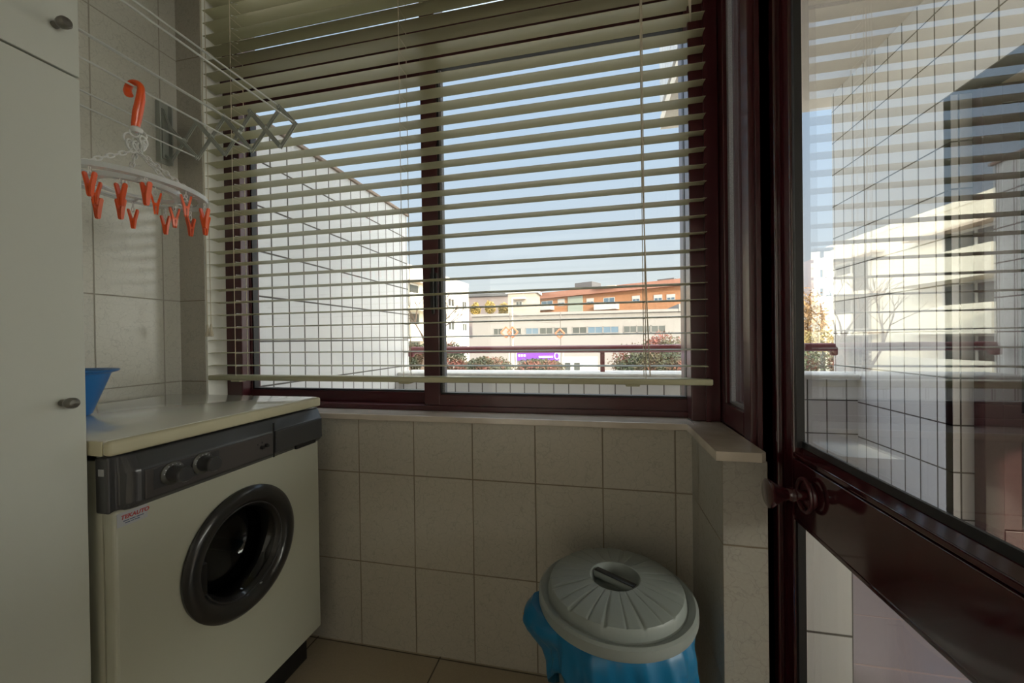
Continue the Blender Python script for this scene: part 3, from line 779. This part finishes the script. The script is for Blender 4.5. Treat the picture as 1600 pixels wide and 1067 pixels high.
# ------------------------------------------------------------------ balcony
S(MB().box(-1.62, 4.2, 1.36, 2.62, -.12, -.004).box(.48, 4.2, -1.85, 1.36, -.12, -.004).build('floor_balcony', M_terr), 'pink terracotta tiled balcony floor', 'floor')
S(MB().box(-1.66, -1.42, 1.345, 2.775, -3, 1.975).build('wall_balcony_left', M_ext_left), 'white tiled balcony side wall seen through the left pane')
S(MB().box(-1.68, -1.405, 1.345, 2.79, 1.975, 1.995, bev=.004).build('trim_4', M_cap), 'brown capping on the white balcony side wall', 'capping')
S(MB().box(-1.42, 1.465, 2.62, 2.80, -.3, .762).build('wall_parapet', M_ext_par), 'low white tiled balcony parapet')
S(MB().box(-1.42, 1.465, 2.585, 2.835, .762, .792, bev=.012).build('trim_5', M_stone, smooth=True), 'rounded pale stone coping on the parapet', 'coping')
S(MB().box(1.465, 1.60, 2.005, 2.85, -3, 2.53).build('wall_balcony_right', M_ext_right), 'white tiled balcony side wall seen through the door')
S(MB().box(1.465, 1.60, -1.85, 2.005, 2.022, 2.53).build('wall_lintel', M_ext_right), 'white tiled lintel over the side recess')
S(MB().box(1.5999, 4.2, 2.005, 2.12, -.1, 2.6).box(1.465, 1.5999, 2.0049, 2.04, -.1, 2.022).build('wall_recess', M_ext_right), 'tiled wall at the back of the recess')
S(MB().box(.47, 4.2, -1.85, 3.02, 2.53, 2.62).build('ceiling_balcony', mat('tan_soffit', (.80, .74, .66), .7, noise_amt=.05)), 'tan soffit over the balcony', 'ceiling')
M_up = tile_mat('white_facade_tile_upper', EXT, EG, .1, .2, (.012, 0), .03, w=.005, rough=.22, vary=.012)
S(MB().box(.47, 4.2, -4.9, 3.02, 2.68, 6.2).box(-1.62, .47, -4.9, 1.40, CEIL+.13, 6.2).build('wall_upper_storey', M_up), 'white tiled upper storey of the house, massed to shade the balcony')  # unseen mass, built tall so its shade covers the balcony
S(MB().box(1.60, 4.2, -1.85, 2.005, 2.022, 2.10).build('ceiling_recess', mat('cream_recess_soffit', (.70, .62, .45), .6)), 'cream soffit of the recess', 'ceiling')
S(MB().box(4.1, 4.2, -1.85, 2.12, -.1, .9).box(.48, 4.2, -1.88, -1.85, -.1, 2.6).box(2.45, 2.55, 1.0, 2.0, -.004, 2.02).build('wall_recess_side', M_plaster), 'plaster walls around the recess, with a partition added to shade it')  # unseen partition added to shade the recess; outer side left low for daylight
S(MB().box(-5, XL-.13, -1.8, 1.34, -3, 6.2).box(-5, -2.85, -4.9, -1.8, -3, 6.2).build('wall_sun_block', M_plaster), 'unseen neighbouring house mass added to block the sun')  # out of view, added for sun shadows
S(MB().box(.482, .70, 1.28, 1.42, -.004, .58).build('wall_stub', M_ext_stub), 'low white tiled stub wall outside the door')
# second maroon door in the recess
d2_ = thing('door_2', 'dark maroon glazed door in the recess across the balcony', 'door', (2.2, 1.97, 0), kind='structure')
g = MB().box(1.535, 1.60, 1.955, 2.003, 0, 2.02, bev=.003).box(2.36, 2.44, 1.955, 2.003, 0, 2.02, bev=.003).box(1.60, 2.36, 1.957, 2.003, 1.94, 2.02, bev=.003).box(1.60, 2.36, 1.957, 2.003, 0, .22, bev=.003)
g.box(1.60, 1.665, 1.965, 2.0, .22, 1.94, bev=.003).box(1.60, 2.36, 1.967, 2.0, .60, .69, bev=.003)
g.build('door_frame', mat('maroon_outer_door', (.045, .007, .011), .35, coat=.2), d2_)
MB().box(1.66, 2.36, 1.985, 1.991, .22, 1.94).build('pane', mat('dark_glass', (.010, .012, .02), .12, spec=.3), d2_)
lm = thing('ceiling_lamp', 'small oval bulkhead lamp on the recess soffit', 'lamp', (1.95, 1.75, 2.02))
MB().lathe([(0, 0), (.07, 0), (.07, -.015), (.055, -.03), (0, -.036)], seg=32, origin=(1.80, 1.80, 2.021), close=False).build('lamp_body', M_knob, lm, smooth=True)
# handrail on posts
hr = thing('balcony_handrail', 'maroon tubular handrail on short posts above the parapet', 'handrail', (0, 2.71, .792))
pth = [(-1.36, 2.71, .905), (-1.372, 2.71, .935), (-1.35, 2.71, .948), (1.38, 2.71, .948), (1.402, 2.71, .935), (1.395, 2.71, .905)]
g = MB().box(-1.375, 1.40, 2.685, 2.735, .922, .972, bev=.018)
g.box(-1.385, -1.345, 2.69, 2.73, .895, .95, bev=.012).box(1.375, 1.41, 2.69, 2.73, .895, .95, bev=.012)
g.build('rail', M_maroon_out, hr, smooth=True)
for x in (.035,):
    MB().box(x-.015, x+.015, 2.70, 2.72, .79, .925, bev=.003).build('post', M_maroon_out, hr)

# ------------------------------------------------------------------ the street beyond
GZ = -2.3
S(MB().box(-150, 150, 3.3, 260, GZ-.2, GZ).build('ground_street', mat('street_paving', (.20, .19, .17), .9, noise_amt=.1, noise_scale=.5)), 'paved street below the balcony', 'ground')
M_bw = mat('cream_render', (.80, .74, .62), .8, noise_amt=.04, noise_scale=1)
M_bg = mat('grey_concrete', (.27, .25, .235), .85, noise_amt=.06, noise_scale=.8)
M_bk = mat('brick_orange', (.40, .19, .095), .85, noise_amt=.12, noise_scale=3)
M_rooft = mat('terracotta_roof', (.34, .16, .11), .8, noise_amt=.1, noise_scale=3)
M_wgl = mat('window_dark', (.06, .065, .06), .15, spec=.7)
M_wblue = mat('window_blue', (.10, .15, .20), .15, spec=.7)
M_shut = mat('white_shutter', (.50, .49, .47), .7)
M_slab = mat('balcony_slab', (.62, .50, .40), .8)
M_chim = mat('chimney_grey', (.09, .09, .095), .8)

class Facade:
    """vertical plane through two measured ground directions; boxes are laid in its own frame"""
    def __init__(s, pa, Ya, pb, Yb):
        a = at(pa, 530, Ya); b = at(pb, 530, Yb); s.a = Vector((a.x, a.y, 0)); d = Vector((b.x-a.x, b.y-a.y, 0)); s.L = d.length
        s.u = d.normalized(); s.n = Vector((s.u.y, -s.u.x, 0))          # outward, towards the viewer
    def uv(s, px, py):
        dr = fwd + r2*((px-800)/FPX) + d2*((py-533.5)/FPX)
        o = Vector((0, 0, CAMZ)); t = (s.a-o).dot(s.n)/dr.dot(s.n); p = o+dr*t
        return (Vector((p.x, p.y, 0))-s.a).dot(s.u), p.z
    def box(s, mb, u0, u1, z0, z1, d0, d1):
        P = lambda u, d, z: s.a + s.u*u + s.n*d + Vector((0, 0, z))
        v = [mb.bm.verts.new(P(*q)) for q in ((u0,d0,z0),(u1,d0,z0),(u1,d1,z0),(u0,d1,z0),(u0,d0,z1),(u1,d0,z1),(u1,d1,z1),(u0,d1,z1))]
        for f_ in ((0,3,2,1),(4,5,6,7),(0,1,5,4),(1,2,6,5),(2,3,7,6),(3,0,4,7)): mb.bm.faces.new([v[i] for i in f_])
        return mb
    def rect(s, px0, py0, px1, py1):
        a = s.uv(px0, (py0+py1)/2); b = s.uv(px1, (py0+py1)/2); c = s.uv((px0+px1)/2, py0); d = s.uv((px0+px1)/2, py1)
        return a[0], b[0], d[1], c[1]
    def win(s, root, px0, py0, px1, py1, m=None, shutter=None, frame=True):
        u0, u1, z0, z1 = s.rect(px0, py0, px1, py1)
        return s.winuv(root, u0, u1, z0, z1, m, shutter)
    def winuv(s, root, u0, u1, z0, z1, m=None, shutter=None, mf=None, t=None):
        g = MB(); t = t or min(.08, (u1-u0)*.08)
        s.box(g, u0, u1, z0, z0+t, -.05, .06); s.box(g, u0, u1, z1-t, z1, -.05, .06); s.box(g, u0, u0+t, z0, z1, -.05, .06); s.box(g, u1-t, u1, z0, z1, -.05, .06)
        s.box(g, (u0+u1)/2-t/2, (u0+u1)/2+t/2, z0, z1, -.05, .05)
        w_ = g.build('window', mf or M_shut, root)
        g = MB(); s.box(g, u0+t, u1-t, z0+t, z1-t, -.04, .03); g.build('pane', m or M_wgl, w_)
        if shutter:
            g = MB(); s.box(g, u0, u1, z1-(z1-z0)*shutter, z1, .02, .08); g.build('shutter', M_shut, w_)
        return w_

# white apartment block on the left, its long side runs away from us
fa = Facade(560, 15.5, 733, 28)
bA = thing('apartment_block', 'cream white apartment block with flat roof and balconies, left in the window', 'building', fa.a+Vector((0,0,GZ)))
zA = 5.0
g = MB(); fa.box(g, -16, fa.L, GZ, zA, -12, 0); g.build('wall', M_bw, bA)
g = MB(); fa.box(g, -16, fa.L, zA, zA+.2, -12, .02); g.build('roof_edge', M_bw, bA)
zs = [GZ+.4, -.55, 1.15, 2.85]
L_ = fa.L
for zi in (.05, 1.65, 3.25):
    for u0, u1 in ((L_-1.3, L_-.5), (L_-3.6, L_-2.6)): fa.winuv(bA, u0, u1, zi, zi+.75, shutter=.3)
    for k_ in range(4):
        ub = L_-8.2-5.2*k_
        g = MB(); fa.box(g, ub-1.7, ub+1.7, zi-.65, zi-.50, 0, 1.1); fa.box(g, ub-1.7, ub+1.7, zi-.5, zi+.20, 1.0, 1.1); bal = g.build('balcony', M_bw, bA)
        fa.winuv(bA, ub-1.2, ub+.9, zi-.45, zi+.95)
        g = MB(); fa.box(g, ub-1.9, ub+1.9, zi+.98, zi+1.06, 0, .5); g.build('balcony_slab', M_slab, bA)

# long grey ribbon-window building
fb = Facade(690, 40, 1120, 40)
bB = thing('office_building', 'long low grey building with ribbon windows across the street', 'building', fb.a+Vector((0,0,GZ)))
u0, _ = fb.uv(738, 500); uR, _ = fb.uv(1130, 500)
zt_ = fb.uv(850, 492)[1]; zw1 = fb.uv(850, 513)[1]; zw0 = fb.uv(850, 521)[1]; zl = fb.uv(850, 527)[1]
g = MB(); fb.box(g, u0, uR, GZ, zt_, -14, 0); g.build('wall', M_bg, bB)
g = MB(); fb.box(g, u0-.1, uR+.1, zt_, zt_+.25, -14, .25); g.build('parapet', M_bg, bB)
g = MB(); ua, _ = fb.uv(1060, 500); fb.box(g, ua, uR, zt_, zt_+.7, -8, .3); g.build('roof_block', M_bg, bB)
g = MB(); fb.box(g, fb.uv(692, 540)[0], uR, GZ, zl, 0, 1.6); g.build('podium', mat('pale_podium', (.27, .245, .235), .85), bB)
for px0, px1, mm in ((772, 785, M_wgl), (799, 814, M_wgl), (822, 841, M_wblue), (844, 863, M_wgl), (866, 886, M_wgl), (895, 916, M_wgl), (919, 941, M_wblue), (943, 966, M_wblue), (975, 994, M_wgl), (996, 1016, M_wgl), (1018, 1039, M_wgl)):
    fb.winuv(bB, fb.uv(px0, 517)[0]-.05, fb.uv(px1, 517)[0]+.05, zw0-.07, zw1+.09, mm, mf=M_bg, t=.05)
g = MB()
# shop front with awning band, far right of the hedge gap
fb.box(g, fb.uv(880, 560)[0], fb.uv(934, 560)[0], GZ, fb.uv(900, 556)[1], 1.6, 1.75); g.build('shop_front', M_shut, bB)
g = MB(); fb.box(g, fb.uv(885, 560)[0], fb.uv(893, 560)[0], GZ, fb.uv(890, 565)[1], 1.75, 1.85); fb.box(g, fb.uv(899, 560)[0], fb.uv(907, 560)[0], GZ, fb.uv(900, 565)[1], 1.75, 1.85); g.build('shop_door', M_wgl, bB)

# purple banner on the podium
fc = Facade(800, 38.0, 880, 38.0)
bp_ = thing('shop_banner', 'purple shop banner with white lettering behind the hedge', 'sign', fc.a+Vector((0,0,-1)))
r_ = fc.rect(806, 548.5, 875, 563)
g = MB(); fc.box(g, r_[0], r_[1], r_[2], r_[3], -.08, .0); g.build('panel', mat('purple_panel', (.16, .03, .42), .5), bp_)
M_wt = mat('white_lettering', (.9, .9, .9), .5)
g = MB(); zc_ = (r_[2]+r_[3])/2
random.seed(8)
uu = fc.uv(810, 555)[0]
while uu < fc.uv(821, 555)[0]: fc.box(g, uu, uu+.18, zc_-.08, zc_+.14, 0, .03); uu += .27
uu = fc.uv(842, 555)[0]
while uu < fc.uv(864, 555)[0]:
    w_ = random.uniform(.08, .14); fc.box(g, uu, uu+w_, zc_-.18, zc_-.02, 0, .03); uu += w_+.05
cu_, cz_ = fc.uv(870, 556); a_ = [(cu_+.22*cos(t*pi/8), cz_+.30*sin(t*pi/8)) for t in range(16)]
P = [fc.a+fc.u*p[0]+fc.n*.02+Vector((0,0,p[1])) for p in a_]; g.tube(P, .045, 6, closed=True)
g.build('banner_lettering', M_wt, bp_)

# orange brick apartments behind
fo = Facade(836, 66, 1090, 54)
bO = thing('brick_apartments', 'orange brick apartment building with terracotta roof behind the grey one', 'building', fo.a+Vector((0,0,GZ)))
zr = fo.uv(1072, 446)[1]
g = MB(); fo.box(g, 0, fo.L+8, GZ, zr, -12, 0); g.build('wall', M_bk, bO)
g = MB(); fo.box(g, -.4, fo.L+8, zr, zr+.9, -13, .7); g.build('roof', M_rooft, bO)
for a_ in ((871.7, 467, 882.5, 478), (916.7, 466, 928, 475.6), (988, 462, 1000, 471.5), (1021.8, 460.5, 1035, 470), (1041.7, 459.6, 1055, 469)): fo.win(bO, *a_, m=M_wblue, shutter=.55)
fo.win(bO, 846, 470, 864, 479, m=M_wblue); fo.win(bO, 943, 464.7, 960.7, 476, m=M_wblue)
rr = fo.rect(888, 463, 911, 492); g = MB(); fo.box(g, rr[0], rr[1], rr[2], rr[3], -.1, .15); g.build('stair_glazing', mat('pale_green_glazing', (.33, .37, .32), .3), bO)
for q in ((838, 478, 866, 485), (933.7, 475, 967.5, 484)):
    rr = fo.rect(*q); g = MB(); fo.box(g, rr[0], rr[1], rr[2], rr[3], 0, 1.2); g.build('balcony', M_shut, bO)
    g = MB(); fo.box(g, rr[0], rr[1], rr[2]+3.2, rr[2]+3.4, 0, 1.2); g.build('balcony_roof', M_slab, bO)
for q in ((893, 440, 920, 452), (1023, 434, 1049, 446)):
    rr = fo.rect(*q); g = MB(); fo.box(g, rr[0], rr[1], zr+.6, rr[3], -4, -1.0); g.build('chimney_block', M_chim, bO)
for q in ((905, 486, 911, 491), (943, 487, 951, 491), (972, 485, 981, 490), (1040, 482, 1046, 489)):
    pass
# cream house between
fd = Facade(790, 56, 842, 56)
bD = thing('cream_house', 'small cream house left of the brick apartments', 'building', fd.a+Vector((0,0,GZ)))
rr = fd.rect(794, 458, 838, 530); g = MB(); fd.box(g, rr[0], rr[1], GZ, rr[3], -4, 0); g.build('wall', mat('beige_render', (.36, .31, .26), .85, noise_amt=.05, noise_scale=1), bD)
g = MB(); fd.box(g, rr[0]-.3, rr[1]+.3, rr[3], rr[3]+.4, -4.2, .3); g.build('roof', M_shut, bD)
fd.win(bD, 806, 471, 816, 479); rr = fd.rect(804, 465, 822, 468); g = MB(); fd.box(g, rr[0], rr[1], rr[2], rr[3], 0, 1); g.build('awning', M_slab, bD)
# grey house on the slope
fe = Facade(700, 75, 800, 75)
bE = thing('grey_house', 'long grey mauve building on the hill behind the yellow trees', 'building', fe.a+Vector((0,0,GZ)))
rr = fe.rect(728, 463, 797, 520); g = MB(); fe.box(g, rr[0], rr[1], GZ, rr[3], -8, 0); g.build('wall', mat('mauve_render', (.22, .18, .175), .85, noise_amt=.1, noise_scale=.6), bE)
g = MB(); fe.box(g, rr[0], rr[1], rr[3], rr[3]+.5, -9, .5); g.build('roof', M_chim, bE)

# cream house seen directly through the door
fg = Facade(1262, 24, 1330, 24)
bG = thing('garden_house', 'low cream house with brown eave seen through the door glass', 'building', fg.a+Vector((0,0,GZ)))
rr = fg.rect(1271, 478, 1400, 520); g = MB(); fg.box(g, rr[0], rr[1]+2, GZ, rr[3], -7, 0); g.build('wall', M_bw, bG)
r3 = fg.rect(1271, 496, 1400, 500); g = MB(); fg.box(g, r3[0]-.1, r3[1]+2, r3[2], r3[3], 0, .9); g.build('eave', M_slab, bG)
fg.win(bG, 1276, 506, 1286, 518)
# pale blocks high behind it
fh = Facade(1255, 60, 1400, 60)
bH = thing('pale_tower', 'pale tower block high behind the garden house', 'building', fh.a+Vector((0,0,GZ)))
rr = fh.rect(1272, 400, 1420, 520); g = MB(); fh.box(g, rr[0], rr[1], GZ, rr[3], -12, 0); g.build('wall', mat('white_render', (.86, .86, .84), .8), bH)
for y_ in (421, 450):
    for x_ in (1276, 1290, 1312, 1330): fh.win(bH, x_, y_, x_+10, y_+13, m=M_wblue)

# ---- vegetation
def leafmat(name, c1, c2, c3=None):
    m = bpy.data.materials.new(name); m.use_nodes = True; t = m.node_tree; b = t.nodes['Principled BSDF']
    g = t.nodes.new('ShaderNodeNewGeometry'); r = t.nodes.new('ShaderNodeValToRGB'); n = t.nodes.new('ShaderNodeTexNoise'); n.inputs['Scale'].default_value = 1.3; n.inputs['Detail'].default_value = 6
    t.links.new(g.outputs['Position'], n.inputs['Vector']); t.links.new(n.outputs[0], r.inputs[0]); t.links.new(r.outputs[0], b.inputs['Base Color'])
    r.color_ramp.elements[0].position = .38; r.color_ramp.elements[0].color = (*c1, 1); r.color_ramp.elements[1].position = .62; r.color_ramp.elements[1].color = (*c2, 1)
    if c3: e = r.color_ramp.elements.new(.5); e.color = (*c3, 1)
    b.inputs['Roughness'].default_value = .7
    return m
M_leaf_rg = leafmat('red_green_leaves', (.035, .045, .02), (.17, .05, .035), (.07, .055, .025))
M_leaf_g = leafmat('green_leaves', (.05, .07, .03), (.11, .12, .045))
M_leaf_y = leafmat('yellow_leaves', (.20, .15, .045), (.42, .29, .08))
M_leaf_b = leafmat('brown_leaves', (.22, .12, .05), (.42, .26, .10))
M_bark = mat('bark', (.16, .11, .08), .9)
def bush(name, label, cat, c, rx, ry, h, n, ls, m, seed, group=None):
    root = thing(name, label, cat, (c[0], c[1], GZ), group)
    random.seed(seed); g = MB()
    for i in range(n):
        while True:
            p = Vector((random.uniform(-1, 1), random.uniform(-1, 1), random.uniform(-1, 1)))
            if p.length <= 1: break
        p = p*(.75+.25*random.random())
        q = Vector((c[0]+p.x*rx, c[1]+p.y*ry, c[2]+p.z*h))
        q += Vector((0, 0, noise.noise(q*1.1)*h*.35))
        if q.z < GZ+.05: continue
        a = Vector((random.gauss(0,1), random.gauss(0,1), random.gauss(0,1))).normalized(); b = a.orthogonal().normalized(); s_ = ls*random.uniform(.6, 1.3)
        g.quad(q-a*s_, q+b*s_*.55, q+a*s_, q-b*s_*.55)
    g.build('foliage', m, root)
    g = MB()
    for k_ in range(3):
        g.tube([(c[0]+(k_-1)*rx*.3, c[1], GZ), (c[0]+(k_-1)*rx*.5, c[1], c[2])], [.06, .03], 6)
    g.build('stem', M_bark, root)
    return root
def bpos(px, py, Y): p = at(px, py, Y); return (p.x, p.y, p.z)
bush('hedge_bush', 'red tinged bush next to the left balcony wall, left pane', 'bush', bpos(652, 562, 15), .65, .6, .85, 2400, .055, M_leaf_rg, 1)
bush('hedge_bush', 'reddish thin shrub just right of the window mullion', 'bush', bpos(704, 562, 14), .75, .6, .65, 2400, .05, M_leaf_rg, 2)
bush('hedge_bush', 'long red and green hedge left of the purple banner', 'bush', bpos(760, 577, 16), 1.35, .8, .60, 5200, .06, M_leaf_rg, 3)
bush('hedge_bush', 'rusty red hedge below the purple banner', 'bush', bpos(842, 578, 18), 1.30, .7, .60, 5200, .06, M_leaf_rg, 5)
bush('hedge_bush', 'large red topped green bush right of the handrail post', 'bush', bpos(1030, 570, 14), 1.75, 1.0, 1.0, 8500, .055, M_leaf_rg, 6)
bush('shrub', 'dark shrub under the handrail seen through the door glass', 'bush', bpos(1268, 568, 14), 1.1, .7, .6, 1500, .06, M_leaf_g, 7)
bush('shrub', 'red shrub under the handrail close to the right balcony wall', 'bush', bpos(1300, 568, 12), .7, .5, .5, 900, .05, M_leaf_rg, 8)
bush('hedge', 'yellow green hedge in front of the garden house', 'hedge', bpos(1300, 534, 20), 3.2, .9, .62, 3200, .07, M_leaf_y, 9)
bush('tree', 'brown autumn tree left of the garden house, through the door glass', 'tree', bpos(1262, 500, 22), 1.0, .9, 1.5, 1800, .09, M_leaf_b, 10)
for i, (px, py, Y) in enumerate(((743, 483, 66), (766, 481, 65), (787, 483, 64))):
    bush('tree', ['yellow tree against the cream apartment block', 'middle yellow tree below the grey house', 'yellow tree beside the cream house'][i], 'tree', bpos(px, py, Y), 1.02, .9, 1.2, 2000, .17, M_leaf_y, 11+i)
# bare tree, reflected in the door glass
bt = thing('bare_tree', 'bare leafless tree in front of the cream apartment block', 'tree', (-5.6, 11.5, GZ))
random.seed(21)
g = MB()
def branch(p, d, L, r, dep):
    q = p+d*L; g.tube([p, (p+q)/2+Vector((random.uniform(-1,1), random.uniform(-1,1), 0))*L*.05, q], [r, r*.8, r*.55], 5, caps=False)
    if dep == 0: return
    for _ in range(3):
        nd = (d + Vector((random.uniform(-1,1), random.uniform(-1,1), random.uniform(-.2,.6)))*.75).normalized(); branch(q, nd, L*.68, r*.55, dep-1)
branch(Vector((-5.6, 11.5, GZ)), Vector((0.02, 0, 1)), 1.9, .09, 4)
g.build('trunk', M_bark, bt)
lp = thing('street_lamp', 'tall street lamp standing in front of the cream apartment block', 'street lamp', (-5.4, 12.6, GZ))
MB().tube([(-5.4, 12.6, GZ), (-5.4, 12.6, 3.4)], [.07, .045], 10).build('pole', M_chim, lp, smooth=True)
MB().box(-5.65, -5.15, 12.5, 12.7, 3.38, 3.46, bev=.02).build('lamp_head', M_chim, lp)

# signposts with orange diamonds, white posts, wires
M_osign = mat('orange_sign', (.46, .15, .07), .5); M_pole = mat('white_pole', (.46, .43, .38), .5); M_dpole = mat('dark_pole', (.16, .14, .13), .6)
def signpost(px, py, Y, lab, sz, full):  # diamond outlines on a post
    p = at(px, py, Y); t = thing('sign_post', lab, 'sign', (p.x, p.y, GZ), 'signposts with orange diamonds')
    MB().tube([(p.x, p.y+.05, GZ), (p.x, p.y+.05, at(px, 488, Y).z)], .03, 8).build('pole', M_dpole, t)
    if full: MB().tube([(p.x+.14, p.y+.1, GZ), (p.x+.14, p.y+.1, at(px, 465, Y).z)], .05, 8).build('mast', M_pole, t)
    g = MB()
    for dx in (-.26, .16) if full else (-.05,):
        P = [(p.x+dx-sz, p.y, p.z), (p.x+dx+.0, p.y, p.z+sz), (p.x+dx+sz, p.y, p.z), (p.x+dx, p.y, p.z-sz)]
        for q in range(4): g.tube([P[q], P[(q+1) % 4]], .05, 6)
    g.build('diamond_sign', M_osign, t)
    return t
signpost(797, 519, 24, 'left signpost with two outlined orange diamonds above the handrail', .34, True)
signpost(876, 521, 24, 'right signpost with a single orange diamond above the handrail', .28, False)
for i, px in enumerate((795.5, 799.5, 803, 806.5)):
    p = at(px, 560, 22)
    tag(MB().tube([(p.x, p.y, GZ), (p.x, p.y, at(px, 548, 22).z)], .045, 8).build('post', M_pole), ['leftmost', 'second from left', 'third from left', 'rightmost'][i]+' slim white post in the row of four left of the purple banner', 'post', 'white posts left of the banner')
for i, px in enumerate((874.5, 880)):
    p = at(px, 560, 22)
    tag(MB().tube([(p.x, p.y, GZ), (p.x, p.y, at(px, 548, 22).z)], .04, 8).build('post', M_pole), ['left', 'right'][i]+' slim white post of the pair right of the purple banner', 'post', 'white posts right of the banner')
for k_, (ya, yb) in enumerate(((490, 502), (494, 504))):
    a = at(800, ya, 24); b = at(876, yb, 24)
    pts = [a.lerp(b, i/10)+Vector((0, 0, -.12*sin(pi*i/10))) for i in range(11)]
    tag(MB().tube(pts, .015, 5).build('overhead_wire', M_dpole), ['upper', 'lower'][k_]+' overhead wire strung between the two signposts', 'wire')
